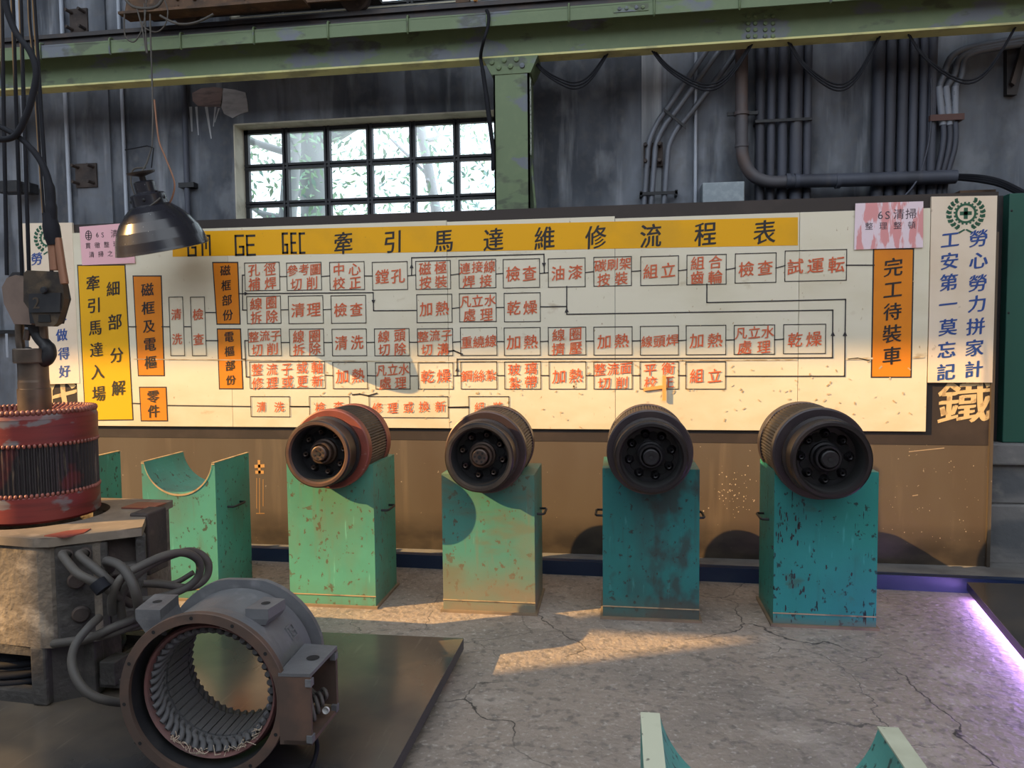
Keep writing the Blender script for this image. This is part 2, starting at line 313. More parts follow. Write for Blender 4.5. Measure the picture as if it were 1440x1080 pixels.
# flat pilaster bands of paler render on the back wall
b = MB().box(-4.62, -4.30, WY - .02, WY, 0, 7.4); struct(b.build('trim_1', wall_m))
b = MB().box(.18, .33, WY - .015, WY, 0, 7.4); struct(b.build('trim_2', mat('pale_streaked_render', (.22, .235, .26), .85, layers=[((.46, .48, .52), (12, 12, .6), .5, .68, .7), ((.09, .09, .1), (6, 6, 1), .5, .7, .7)])))
def window(n, x0, x1, z0, z1, rows, cols):
    rv = MB()
    t = .012
    rv.box(x0, x0 + t, WY - .004, WY + WT, z0, z1).box(x1 - t, x1, WY - .004, WY + WT, z0, z1)
    rv.box(x0, x1, WY - .004, WY + WT, z1 - t, z1).box(x0, x1, WY - .004, WY + WT, z0, z0 + t)
    root = struct(rv.build('window_%d' % n, reveal_m)); root['_o'] = (0, 0, 0)
    fr = MB(); ya, yb = WY + .15, WY + .19
    x0 += t; x1 -= t; z0 += t; z1 -= t
    fw = .035
    fr.box(x0, x0 + fw, ya, yb, z0, z1).box(x1 - fw, x1, ya, yb, z0, z1).box(x0, x1, ya, yb, z1 - fw, z1).box(x0, x1, ya, yb, z0, z0 + fw)
    fr.build('window_frame', mullion_m, root)
    mu = MB(); px = (x1 - x0) / cols; pz = .315
    for i in range(1, cols):
        xc = x0 + px * i
        mu.box(xc - .026, xc - .008, ya - .01, yb, z0, z1).box(xc + .008, xc + .026, ya - .01, yb, z0, z1).box(xc - .01, xc + .01, ya + .012, yb, z0, z1)
    k = 1
    while z1 - k * pz > z0 + .05:
        zc = z1 - k * pz
        mu.box(x0, x1, ya - .006, yb, zc - .024, zc - .006).box(x0, x1, ya - .006, yb, zc + .006, zc + .024).box(x0, x1, ya + .01, yb, zc - .01, zc + .01); k += 1
    mu.build('mullion', mullion_m, root)
    MB().box(x0, x1, WY + .168, WY + .172, z0, z1).build('pane', glass_m, root)
window(1, wx0, wx1, wz0, wz1, 4, 6)
window(2, wx0, wx1, vz0, vz1, 4, 6)
# mended patches on the wall
def patch(name, pts, m_, label, yd=WY - .006):
    P = [PY(x, y, yd) for x, y in pts]; c = sum(P, Vector()) / len(P)
    o = MB().prism([(p.x, p.z) for p in P], yd, WY + .002).build(name, m_); return tag(o, label, 'wall patch')
patch('brick_patch', [(270, 131), (283, 124), (300, 122), (313, 124), (313, 138), (311, 150), (292, 150), (278, 149), (271, 142)], mat('bare_brick_red', (.26, .19, .18), .9, layers=[((.11, .09, .09), (9, 9, 30), .45, .65, .7)]), 'bare reddish patch in the grey wall above the left end of the window')
patch('plaster_patch', [(314, 124), (330, 126), (345, 130), (348, 145), (349, 157), (338, 160), (327, 166), (315, 160), (310, 148)], mat('white_filler', (.48, .48, .50), .9, layers=[((.32, .32, .34), (9, 9, 30), .45, .65, .7)]), 'pale filler patch beside the reddish patch above the window corner')
b = MB()
for x0, y0, x1, y1, w in ((276, 150, 279, 190, 2), (290, 150, 297, 195, 2.4), (303, 150, 300, 178, 1.6), (268, 150, 270, 185, 2.5), (308, 152, 302, 172, 1.5)):
    A = PY(x0, y0, WY - .003); B = PY(x1, y1, WY - .003); q = w * .0055
    b.quad((A.x - q, A.y, A.z), (A.x + q, A.y, A.z), (B.x + q * .4, B.y, B.z), (B.x - q * .4, B.y, B.z))
tag(b.build('lime_runs', mat('lime_white', (.45, .47, .5), .9)), 'whitish drips running down the wall below the reddish patch', 'stain', kind='stuff')

# skirting, ledge
b = MB().prism([(-5.5, 5.0), (3.6, 4.69), (3.6, 4.75), (-5.5, 5.06)], 0, .092, 'z'); struct(b.build('baseboard_back', navy_m))
b = MB().prism([(-5.5, 5.03), (3.6, 4.72), (3.6, 5.9), (-5.5, 5.9)], 0, .078, 'z'); struct(b.build('trim_3', ledge_m))
stone = mat('weathered_cement_step', (.16, .16, .165), .85, layers=[((.075, .085, .10), (1.5, 1.5, 6), .46, .62, .8), ((.26, .25, .24), (6, 6, 9), .55, .7, .6)], bump=(14, .6, .015))
b = MB().box(2.36, 4.2, 5.14, WY, .07, .46).box(2.36, 4.2, 5.17, WY, .46, .72).box(2.36, 4.2, 5.13, WY, .72, .86)
struct(b.build('trim_4', stone, bevel=.012))

# ------------------------------------------------------------------ flow chart board
YB = 5.03
grime_pale = mat('pale_scrape', (.36, .27, .18), .7)
lower = thing('wooden_hoarding', 'long brown plywood hoarding behind the green stands, carrying the flow chart', 'hoarding', (-1.0, 5.05, .078))
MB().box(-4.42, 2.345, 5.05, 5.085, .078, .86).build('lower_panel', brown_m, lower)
ptop = lambda x: PY(x, 313 - (x - 105) * .026 if x < 870 else 293 - (x - 870) * .037, 5.05).z
b = MB()
ys = (5.05, 5.085)
b.box(-4.42, 2.345, 5.048, 5.085, .86, 2.45)
b.build('dark_border', darkbrown_m, lower)
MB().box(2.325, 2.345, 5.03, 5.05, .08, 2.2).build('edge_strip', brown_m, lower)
b = MB(); P = PY(1357, 564, 5.045)
put_char(b, '鐵', P.x, P.z, 5.046, .33, .30, .02); P = PY(84, 566, 5.045)
b.build('painted_character', tan_paint, lower, label='tan brush character under the right slogan sign')
b = MB(); put_char(b, '代', P.x, P.z + .02, 5.046, .30, .32, .03); b.build('painted_character', tan_paint, lower, label='tan brush character under the left slogan sign')

mb = MB(); random.seed(21)
for k in range(70):
    p = PY(random.gauss(1032, 17), random.gauss(692, 16), 5.049); q = random.uniform(.0015, .0055)
    mb.quad((p.x - q, p.y, p.z), (p.x, p.y, p.z - q * random.uniform(.6, 1.6)), (p.x + q, p.y, p.z), (p.x, p.y, p.z + q))
for k in range(40):
    p = PY(random.uniform(1250, 1385), random.uniform(625, 770), 5.049); q = random.uniform(.001, .0035)
    mb.quad((p.x - q, p.y, p.z), (p.x, p.y, p.z - q * random.uniform(.6, 2)), (p.x + q, p.y, p.z), (p.x, p.y, p.z + q))
mb.build('paint_splash', mat('pale_splash_paint', (.50, .40, .28), .7), lower)['kind'] = 'stuff'
mb = MB()
for x0, y0, x1, y1, w in ((364, 647, 365, 666, 4), (358, 656, 372, 655, 5), (359, 664, 371, 664, 5), (361, 672, 361, 715, .7), (365, 672, 365, 722, .7), (370, 674, 370, 712, .7), (360, 722, 372, 722, .8)):
    a = PY(x0, y0, 5.0485); b_ = PY(x1, y1, 5.0485); d = Vector((b_.x - a.x, b_.z - a.z)).normalized(); nn = Vector((-d.y, d.x)) * w * .0024
    mb.add([(a.x + nn.x, 5.0485, a.z + nn.y), (b_.x + nn.x, 5.0485, b_.z + nn.y), (b_.x - nn.x, 5.0485, b_.z - nn.y), (a.x - nn.x, 5.0485, a.z - nn.y)], [(0, 1, 2, 3)])
mb.build('paint_mark', mat('orange_stencil_paint', (.50, .26, .08), .7), lower, label='small orange painted mark between two stands')
for x0, y0, x1, y1 in ((1278, 635, 1328, 630), (1283, 697, 1291, 696)):
    a = PY(x0, y0, 5.0485); b_ = PY(x1, y1, 5.0485); MB().quad((a.x, 5.0485, a.z - .004), (b_.x, 5.0485, b_.z - .003), (b_.x, 5.0485, b_.z + .003), (a.x, 5.0485, a.z + .002)).build('scrape_mark', grime_pale, lower)

chart = thing('flow_chart_board', 'long cream painted wall chart of boxed red characters under a mustard title band', 'chart board', (-1.0, YB, .948))
seams = [PY(x, 450, YB).x for x in (104, 323, 630, 865, 1123)] + [1.945]
zt = [2.385, 2.385, 2.375, 2.36, 2.36]
for i in range(5):
    MB().box(seams[i] + .0015, seams[i + 1] - .0015, YB, YB + .018, .948, zt[i]).build('board_panel', board_m, chart)
y1 = YB - .0015; y2 = YB - .003; y3 = YB - .0042
def Bp(x, y): p = PY(x, y, YB); return p.x, p.z
def line(mb, pts, w=.006, yy=None):
    yy = y2 if yy is None else yy
    for (x0, z0), (x1, z1) in zip(pts, pts[1:]):
        d = Vector((x1 - x0, z1 - z0)); d.normalize(); n = Vector((-d.y, d.x)) * w / 2; e = d * w / 2
        mb.quad((x0 + n.x - e.x, yy, z0 + n.y - e.y), (x1 + n.x + e.x, yy, z1 + n.y + e.y), (x1 - n.x + e.x, yy, z1 - n.y + e.y), (x0 - n.x - e.x, yy, z0 - n.y - e.y))
def pxline(mb, pts, w=.006): line(mb, [Bp(*p) for p in pts], w)
def rect_px(x0, y0, x1, y1):
    a = Bp(x0, y0); b_ = Bp(x1, y1); return a[0], b_[1], b_[0], a[1]       # X0,Z0,X1,Z1
# title band
ends = [Bp(243, 326), Bp(1122, 305.5), Bp(1122, 345), Bp(243, 361)]
mb = MB().prism([(p[0], p[1]) for p in ends], y1, YB + .001)
band = mb.build('title_band', yellow_m, chart)
tb = MB()
for ch, x, y in (('牽', 483, 342), ('引', 553, 340), ('馬', 624, 338.5), ('達', 694, 337), ('維', 766, 335), ('修', 838, 333.5), ('流', 915, 331.5), ('程', 992, 329), ('表', 1075, 326.5)):
    p = Bp(x, y); put_char(tb, ch, p[0], p[1], y2, .145, .165, .018, .05)
STROKES = {'G': [[(1, 1), (0, 1), (0, 0), (1, 0), (1, .42), (.55, .42)]], 'M': [[(0, 0), (0, 1), (.5, 1), (.5, .35)], [(.5, 1), (1, 1), (1, 0)]], 'E': [[(1, 1), (0, 1), (0, 0), (1, 0)], [(0, .52), (.85, .52)]], 'C': [[(1, 1), (0, 1), (0, 0), (1, 0)]]}
for word, cxs in (('GM', ((270, 353 - 7), (290, 352 - 7))), ('GE', ((337, 345), (353, 345))), ('GEC', ((401, 342), (413, 342), (425, 342)))):
    for ch, (x, y) in zip(word, cxs):
        c = Bp(x, y); w = .032 if word == 'GEC' else .058; h = .135
        for st in STROKES[ch]: line(tb, [(c[0] + (u - .5) * w, c[1] + (v - .5) * h) for u, v in st], .015)
tb.build('lettering', black_ink, band)

def lettering(parent, rows, X0, Z0, X1, Z1, m_, csize=None, bold=.012, slope=.09, name='lettering'):
    tb = MB(); nr = len(rows); W = X1 - X0; Hh = Z1 - Z0
    for r, s in enumerate(rows):
        s = s.strip(); k = len(s)
        size = csize or min(Hh * (.53 if nr == 1 else .475), W / k * .98)
        for i, ch in enumerate(s):
            if ch == ' ': continue
            x = X0 + W * (i + .5) / k if k > 1 else (X0 + X1) / 2
            if k == 2: x = X0 + W * (.27 + .46 * i)
            z = Z1 - Hh * (r + .5) / nr
            put_char(tb, ch, x + random.uniform(-.002, .002), z + random.uniform(-.003, .003) + (.004 * (i - k / 2)), y3, size * random.uniform(.95, 1.05), size * random.uniform(.98, 1.08), bold, slope)
    return tb.build(name, m_, parent)
def cell(x0, y0, x1, y1, rows):
    X0, Z0, X1, Z1 = rect_px(x0, y0, x1, y1)
    mb = MB(); line(mb, [(X0, Z0), (X0, Z1), (X1, Z1), (X1, Z0), (X0, Z0)], .005)
    bx = mb.build('process_box', line_ink, chart)
    lettering(bx, rows, X0, Z0, X1, Z1, red_ink, bold=.014)
rowsdef = [
 [(344, 370, 394, 408, ['孔徑', '補焊']), (403, 370, 452.5, 407.5, ['參考圖', '切削']), (463.5, 369, 513, 407, ['中心', '校正']), (523.5, 369, 573.5, 407, ['鏜孔']), (584.5, 367.5, 634, 406, ['磁極', '按裝']), (645.5, 366, 697.5, 404.5, ['連接線', '焊接']), (707.5, 365, 759, 404, ['檢查']), (771, 364, 823, 403, ['油漆']), (835, 362, 888, 401.5, ['碳刷架', '按裝']), (901, 361, 954, 400.5, ['組立']), (966, 359, 1021, 399.5, ['組合', '齒輪']), (1034, 357, 1091, 397, ['檢查']), (1104, 353, 1190, 394, ['試運転'])],
 [(347, 417, 395.5, 454.5, ['線圈', '拆除']), (405.5, 416.5, 455, 454.5, ['清理']), (465.5, 416, 515, 454, ['檢查']), (586, 414.5, 636, 453, ['加熱']), (646, 413, 698, 452, ['凡立水', '處理']), (709, 412.5, 760, 452, ['乾燥'])],
 [(349, 463, 396, 500, ['整流子', '切削']), (407, 463, 456, 500, ['線圈', '拆除']), (467, 463, 516, 500, ['清洗']), (526.5, 462.5, 576, 500, ['線頭', '切除']), (587, 462.5, 637, 500, ['整流子', '切溝']), (647.5, 461, 699, 499.5, ['重繞線']), (709, 461, 760, 499.5, ['加熱']), (771, 460.5, 824, 499, ['線圈', '擠壓']), (835, 460, 889, 499, ['加熱']), (900.5, 459, 954, 499, ['線頭焊']), (965, 458, 1020.5, 498.5, ['加熱']), (1032.5, 457.5, 1089, 498, ['凡立水', '處理']), (1102, 456.5, 1160.5, 497, ['乾燥'])],
 [(351, 509, 457.5, 546, ['整流子或軸', '修理或更新']), (468, 509.5, 517, 546.5, ['加熱']), (528, 510, 577, 547, ['凡立水', '處理']), (588, 510, 637.5, 547, ['乾燥']), (648, 509, 699, 547, ['鋼絲紮']), (709.5, 509, 760.5, 547, ['玻璃', '紮帶']), (772, 509, 824, 547, ['加熱']), (835, 509, 889, 547, ['整流面', '切削']), (900, 509, 954, 547, ['平衡', '校正']), (964.5, 509, 1020, 547, ['組立'])],
 [(352.5, 557.5, 408, 586, ['清洗']), (435, 557.5, 492, 586, ['檢查']), (519, 557.5, 630.5, 587.5, ['修理或換新']), (659, 557.5, 716, 586, ['組裝'])]]
for R in rowsdef:
    for i, c in enumerate(R):
        cell(*c)
        if i and c[0] - R[i - 1][2] < 32:
            a = R[i - 1]; cn = MB(); pxline(cn, [(a[2], (a[1] + a[3]) / 2), (c[0], (c[1] + c[3]) / 2)], .0065); cn.build('connector_line', line_ink, chart)
def vbox(x0, y0, x1, y1, s):
    X0, Z0, X1, Z1 = rect_px(x0, y0, x1, y1)
    mb = MB(); line(mb, [(X0, Z0), (X0, Z1), (X1, Z1), (X1, Z0), (X0, Z0)], .005)
    bx = mb.build('process_box', line_ink, chart); lettering(bx, list(s), X0, Z0 + .03, X1, Z1 - .03, red_ink, .085, bold=.014)
vbox(237.5, 418, 260, 500, '清洗'); vbox(268, 418, 290.5, 500, '檢查')
def label_panel(name, quad, m_, cols, size, ink=black_ink, pad=(.1, .1)):
    P = [Bp(*q) for q in quad]
    fr = MB().prism([(p[0] + dx, p[1] + dz) for p, (dx, dz) in zip(P, ((-.009, .009), (.009, .009), (.009, -.009), (-.009, -.009)))], YB - .0006, YB + .001).build('label_outline', line_ink, chart)
    pn = MB().prism([(p[0], p[1]) for p in P], y1 - .0004, YB + .001).build(name, m_, chart)
    tb = MB(); nC = len(cols)
    for ci, s in enumerate(cols):
        u = (ci + .5) / nC if nC > 1 else .5
        if nC == 2: u = .31 if ci == 0 else .74
        for i, ch in enumerate(s):
            v = pad[0] + (1 - pad[0] - pad[1]) * (i + .5) / len(s)
            top = Vector(P[0]).lerp(Vector(P[1]), u); bot = Vector(P[3]).lerp(Vector(P[2]), u); q = top.lerp(bot, v)
            put_char(tb, ch, q.x, q.y, y3, size * random.uniform(.95, 1.05), size * random.uniform(.95, 1.05), .018, .10)
    tb.build('lettering', ink, pn)
label_panel('orange_label', [(188, 389), (226, 389), (230.5, 527.5), (195.5, 527.5)], orange_m, ['磁框及電樞'], .105, pad=(.04, .04))
label_panel('orange_label', [(300, 370), (333.5, 370), (337, 455), (306, 455)], orange_m, ['磁框部份'], .082, pad=(.0, .02))
label_panel('orange_label', [(306.5, 463.5), (337.5, 463.5), (341, 546), (309.5, 546)], orange_m, ['電樞部份'], .078, pad=(.0, .02))
label_panel('orange_label', [(197, 545.5), (233, 545.5), (235, 591), (199.5, 591)], orange_m, ['零件'], .098, pad=(.04, .06))
label_panel('orange_label', [(1229.5, 351), (1283.5, 351), (1280, 529.5), (1226.5, 529.5)], orange_m, ['完工待裝車'], .118, pad=(.05, .08))
label_panel('yellow_label', [(110, 374), (175, 373.5), (186.5, 589.5), (121, 590.5)], gold_m, ['牽引馬達入場', '細部分解'], .118, pad=(.04, .10))
for pts in ([(336, 413), (525, 411.5), (525.5, 437), (586, 436.5)], [(579, 387), (579, 362.5), (765, 357.5), (765.5, 384)], [(797, 403), (797, 442), (1171, 436), (1170.5, 503), (643, 505), (643, 528)], [(760, 431.5), (797, 431)],
            [(994, 399.5), (994, 425.5), (1189, 421), (1187.5, 529), (1020, 529)], [(1190, 373), (1229, 373)], [(182, 459.5), (192, 459.5)], [(228, 459.5), (238, 459.5)], [(260, 459.5), (268, 459.5)], [(290, 439.5), (304, 439.5)], [(290, 479), (307, 479)],
            [(344, 387), (341, 387), (341.5, 436), (347, 436)], [(349, 479), (344.5, 479), (346.5, 530), (351, 530)], [(340, 505), (345, 505)], [(186, 567), (198, 567.5)], [(235, 570), (352, 571.5)], [(408, 571.5), (435, 571.5)], [(492, 572), (519, 572)], [(630.5, 573), (659, 573)]):
    cn = MB(); pxline(cn, pts, .0075); cn.build('connector_line', line_ink, chart)
for x, y, dx, dy in ((579, 374, 0, -1), (765, 373, 0, 1), (525.5, 425, 0, 1), (797, 436, 0, -1), (1171, 469, 0, -1), (1188, 469, 0, -1), (643, 519, 0, -1), (347, 412.8, 1, 0)):
    c = Vector(Bp(x, y)); d = Vector((dx, -dy)); n = Vector((-d.y, d.x))
    t = c + d * .016; l = c - d * .016 + n * .014; r = c - d * .016 - n * .014
    MB().add([(t.x, y3, t.y), (l.x, y3, l.y), (r.x, y3, r.y)], [(0, 1, 2)]).build('arrowhead', line_ink, chart)
st = MB()
for x0, y0, x1, y1, w in ((140, 505.5, 340, 507, .004), (340, 507, 660, 508, .005), (640, 508.5, 940, 509, .006), (940, 508, 1300, 505, .008), (500, 553, 530, 554.5, .02), (625, 493, 650, 498, .015), (1195, 503, 1223, 507, .012), (960, 560, 963, 562, .02)):
    pass
grime = mat('brown_grime', (.46, .33, .18), .7, layers=[((.70, .62, .46), (18, 18, 18), .42, .62, .9)])
pxline(st, [(189, 505), (300, 506), (420, 507), (540, 508)], .006); pxline(st, [(540, 509), (760, 508.5), (960, 507), (1120, 506)], .007); pxline(st, [(1190, 505), (1226, 504)], .012); pxline(st, [(1284, 503), (1298, 502)], .012)
for k in range(150):
    x = random.uniform(420, 1290); y = random.uniform(508, 602); pxline(st, [(x, y), (x + random.uniform(-3, 3), y + random.uniform(-2.5, 2.5))], random.uniform(.004, .011))
for k in range(26):
    x = random.uniform(940, 1290); y = random.uniform(380, 470); pxline(st, [(x, y), (x + random.uniform(-1, 1), y + random.uniform(.4, 1.5))], .005)
st.build('grime_mark', grime, chart)['kind'] = 'stuff'
sk = MB(); pxline(sk, [(496, 555), (506, 554), (518, 556.5), (530, 553)], .010); pxline(sk, [(622, 492), (630, 494), (638, 493), (650, 498)], .010); pxline(sk, [(1193, 505), (1206, 503.5), (1222, 507)], .006)
sk.build('ink_smear', line_ink, chart)
# wooden sticks stuck to the board
c0 = PY(935, 528, YB - .012); c1 = PY(934, 563, YB - .012)
tag(MB().box(c1.x - .012, c1.x + .012, YB - .02, YB - .012, c1.z, c0.z).build('bamboo_slip', wood_m), 'upright orange bamboo slip fixed on the chart above the third armature', 'slip')
c0 = PY(905, 549, YB - .006); c1 = PY(939, 543, YB - .006)
tag(MB().prism([(c0.x, c0.z + .018), (c1.x, c1.z + .010), (c1.x, c1.z - .012), (c0.x, c0.z - .004)], YB - .011, YB - .004).build('bamboo_slip', wood_m), 'level orange bamboo slip behind the upright one on the chart', 'slip')

# slogan signs
def emblem(parent, cx, cz, yy, s, m_=None):
    mb = MB()
    def P(r, a): return (cx + r * math.cos(a) * s, yy, cz + r * math.sin(a) * s)
    n = 36
    for i in range(n):
        a0, a1 = 2 * PI * i / n, 2 * PI * (i + 1) / n; ro = .62 if i % 2 else .54
        mb.quad(P(.42, a0), P(.42, a1), P(ro, a1), P(ro, a0))
    for w, h in ((.10, .30), (.30, .10)): mb.quad((cx - w * s, yy, cz - h * s), (cx + w * s, yy, cz - h * s), (cx + w * s, yy, cz + h * s), (cx - w * s, yy, cz + h * s))
    for side in (-1, 1):
        for k in range(8):
            a = math.radians(-70 + k * 17); r = .86
            for dr, da in ((.12, .17), (-.13, .15)):
                x, z = side * r * math.cos(a), r * math.sin(a) * .95
                tx, tz = side * (r + dr) * math.cos(a + da * 1.6), (r + dr) * math.sin(a + da * 1.6) * .95
                d = Vector((tx - x, tz - z)); nn = Vector((-d.y, d.x)) * .40; mid = Vector((x, z)) + d * .5
                pts = [(x, z), (mid.x + nn.x, mid.y + nn.y), (tx, tz), (mid.x - nn.x, mid.y - nn.y)]
                mb.add([(cx + u * s, yy, cz + v * s) for u, v in pts], [(0, 1, 2, 3)])
        mb.quad((cx, yy, cz - .90 * s), (cx + side * .30 * s, yy, cz - 1.08 * s), (cx + side * .36 * s, yy, cz - 1.0 * s), (cx + side * .06 * s, yy, cz - .84 * s))
    return mb.build('emblem', green_ink, parent)
YS = 5.028
def sign(quad, label, cols, em, size):
    P = [PY(x, y, YS) for x, y in quad]
    cx = sum(p.x for p in P) / 4; t = thing('slogan_sign', label, 'sign', (cx, YS, P[2].z))
    MB().prism([(p.x, p.z) for p in P], YS, 5.047).build('sign_panel', cream_sign_m, t)
    e = PY(*em, YS); emblem(t, e.x, e.z, YS - .002, .115)
    mb = MB()
    for ch, x, y in cols:
        p = PY(x, y, YS); put_char(mb, ch, p.x, p.z, YS - .002, size, size, .026, .10)
    mb.build('lettering', blue_ink, t)
R_ = [('勞', 1376, 335), ('心', 1376, 366), ('勞', 1375, 398), ('力', 1374, 427), ('拼', 1372, 459), ('家', 1370, 489), ('計', 1369, 519)]
L_ = [('工', 1336, 337), ('安', 1335, 367), ('第', 1334, 397), ('一', 1333, 428), ('莫', 1333, 460), ('忘', 1331, 492), ('記', 1330, 523)]
sign([(1310, 276.5), (1402.5, 275), (1395.5, 538), (1305, 538)], 'tall cream sign with blue brush slogan and green wreath emblem, right of the chart', R_ + L_, (1358, 300), .112)
sign([(31, 314), (101, 313), (112, 539), (44, 541)], 'tall cream slogan sign behind the crane hook, left of the chart', [('勞', 52, 364), ('苦', 76, 392), ('安', 57, 420), ('險', 86, 443), ('做', 87, 471), ('得', 90, 497), ('好', 91, 522), ('全', 59, 468)], (67, 335), .098)

# paper notices
def notice(quad, m_, label, rows, ink, yy=YB - .010):
    P = [PY(x, y, yy) for x, y in quad]; t = thing('paper_notice', label, 'notice', (sum(p.x for p in P) / 4, yy, P[2].z))
    MB().prism([(p.x, p.z) for p in P], yy, yy + .002).build('sheet', m_, t)
    mb = MB()
    for s, x, y, dx, dy, sz in rows:
        for i, ch in enumerate(s):
            if ch != ' ':
                p = PY(x + dx * i, y + dy * i, yy); put_char(mb, ch, p.x, p.z, yy - .0015, sz, sz, 0, 0, 0)
    mb.build('lettering', ink, t); return t
grey_ink = mat('grey_print', (.10, .07, .09), .7)
n1 = notice([(111.5, 319), (184, 313), (190, 370), (115.5, 373)], pink_m, 'pink paper notice with black print behind the pendant lamp', [('6S', 137, 330, 7.5, 0, .05), ('清理', 161, 328.5, 15, -1, .062), ('貫徹整理', 124, 345.5, 13, -.8, .046), ('清掃之作', 129, 358, 13, -.7, .046)], black_ink)
mb = MB(); c = PY(124.5, 331, YB - .0115)
for i in range(20):
    a0, a1 = 2 * PI * i / 20, 2 * PI * (i + 1) / 20
    mb.quad(*[(c.x + r * .75 * math.cos(a), c.y, c.z + r * math.sin(a)) for r, a in ((.030, a0), (.030, a1), (.036, a1), (.036, a0))])
line(mb, [(c.x, c.z - .03), (c.x, c.z + .03)], .006, c.y); line(mb, [(c.x - .02, c.z), (c.x + .02, c.z)], .006, c.y); line(mb, [(c.x - .016, c.z + .015), (c.x + .016, c.z + .015)], .005, c.y); line(mb, [(c.x - .016, c.z - .015), (c.x + .016, c.z - .015)], .005, c.y)
mb.build('round_emblem', black_ink, n1)
notice([(1203, 286), (1298.5, 283), (1298, 348), (1201, 351)], faded_pink_m, 'faded pink notice scraped white, above the right orange panel', [('6S', 1238, 302, 10, 0, .07), ('清掃', 1264, 301, 17, -.5, .07), ('整理整頓', 1222, 318, 20, -.5, .05)], grey_ink)

# ------------------------------------------------------------------ stands and armatures
def stand(x0, x1, yf, dep, h, ncz, nr, m_, label, handles=(0, 1), rim=False, tops=None, wear=lip_m):
    cx = (x0 + x1) / 2; t = thing('armature_stand', label, 'stand', (cx, yf, 0), group=None)
    w = (x1 - x0) / 2
    poly = [(-w, .012), (w, .012), (w, h)]
    half = math.sqrt(max(nr * nr - (ncz - h) ** 2, 0)); a0 = math.atan2(h - ncz, half); a1 = -PI - a0
    arc = [(nr * math.cos(a0 + (a1 - a0) * i / 28), ncz + nr * math.sin(a0 + (a1 - a0) * i / 28)) for i in range(29)]
    poly += arc + [(-w, h)]
    # body: front/back faces built as strips so the notch is clean
    mb = MB()
    prof = [(-w, h)] + arc[::-1] + [(w, h)]
    prof = [(-w, h)] + sorted(arc, key=lambda p: p[0]) + [(w, h)]
    for y in (0, dep):
        for (xa, za), (xb, zb) in zip(prof, prof[1:]): mb.quad((xa, y, .012), (xb, y, .012), (xb, y, zb), (xa, y, za))
    for (xa, za), (xb, zb) in zip(prof, prof[1:]):
        mb.add([(xa, 0, za), (xb, 0, zb), (xb, dep, zb), (xa, dep, za)], [(0, 1, 2, 3)])
    for x in (-w, w): mb.quad((x, 0, .012), (x, dep, .012), (x, dep, h), (x, 0, h))
    mb.quad((-w, 0, .012), (w, 0, .012), (w, dep, .012), (-w, dep, .012))
    mb.build('body', m_, t, world=False)
    if rim:
        mb = MB(); e = .0035
        for (xa, za), (xb, zb) in zip(prof, prof[1:]): mb.quad((xa, -e, za - .010), (xb, -e, zb - .010), (xb, -e, zb + .002), (xa, -e, za + .002))
        for s in (-1, 1):
            xi = s * half; mb.box(min(xi, s * w), max(xi, s * w), -e, dep + e, h - .001, h + .004)
        mb.build('rim', wear, t, world=False)
    MB().box(-w - .014, w + .014, -.016, dep + .014, 0, .014).build('foot_plate', foot_m, t, world=False)
    MB().box(-w - .002, w + .002, -.004, -.001, .068, .074).build('weld_seam', wear, t, world=False)
    for s, i in ((-1, 0), (1, 1)):
        if i in handles:
            x = s * w; y0, y1_ = dep * .32, dep * .68; z = .55
            MB().tube([(x - s * .004, y0, z), (x + s * .035, y0, z), (x + s * .042, y0 + .02, z), (x + s * .042, y1_ - .02, z), (x + s * .035, y1_, z), (x - s * .004, y1_, z)], .007, 8, sub=1).build('handle', black_m, t, world=False)
    return t
def scratches(t, m_, spots, seed):
    random.seed(seed); mb = MB()
    for x, z, n in spots:
        for k in range(n):
            cx = x + random.gauss(0, .022); cz = z + random.gauss(0, .045); L_ = random.uniform(.008, .045); w = random.uniform(.002, .0055)
            pts = []
            for q in range(9):
                a = 2 * PI * q / 9; pts.append((cx + w * math.cos(a) * random.uniform(.5, 1.2), -.0012, cz + L_ * .5 * math.sin(a) * random.uniform(.7, 1.1)))
            mb.add(pts, [tuple(range(9))])
    o = mb.build('paint_scratch', m_, t, world=False); o['kind'] = 'stuff'
YF = 4.08; DEP = .41; AZ = .945
stand(-1.932, -1.404, YF, DEP, .845, AZ, .232, teal_bright, 'bright green stand under the red-banded armature, first with a load', (1,))
stand(-1.0, -.468, YF, DEP, .80, AZ, .232, teal_dirty, 'green stand with a brown grimy lower half under the second armature', (1,))
stand(-.088, .436, YF, DEP, .845, AZ, .230, teal_dark, 'dark oily teal stand under the third armature, handles on both sides', (0, 1))
s4 = stand(.826, 1.352, YF, DEP, .845, AZ, .245, teal_blue, 'turquoise stand with black scratches under the armature nearest the dark platform', (0, 1), )
scratches(s4, black_ink, [(-.20, .58, 9), (-.235, .50, 8), (-.15, .50, 7), (-.13, .60, 5), (-.17, .26, 6), (-.235, .22, 6), (-.12, .20, 5), (-.20, .08, 3), (.0, .30, 2), (.13, .35, 2)], 11)
stand(-2.862, -2.385, YF, DEP, .842, .872, .222, teal_empty, 'empty green cradle stand left of the loaded stands', (1,), rim=True)
stand(-3.79, -3.30, YF, DEP, .842, .872, .222, teal_empty, 'empty green stand mostly hidden behind the hanging armature', (1,), rim=True)
s_ = stand(.040, .494, .955, DEP, .85, .90, .198, teal_pale, 'empty flaking green cradle stand with two pale horns, nearest the camera', (), rim=True, wear=horn_top_m)

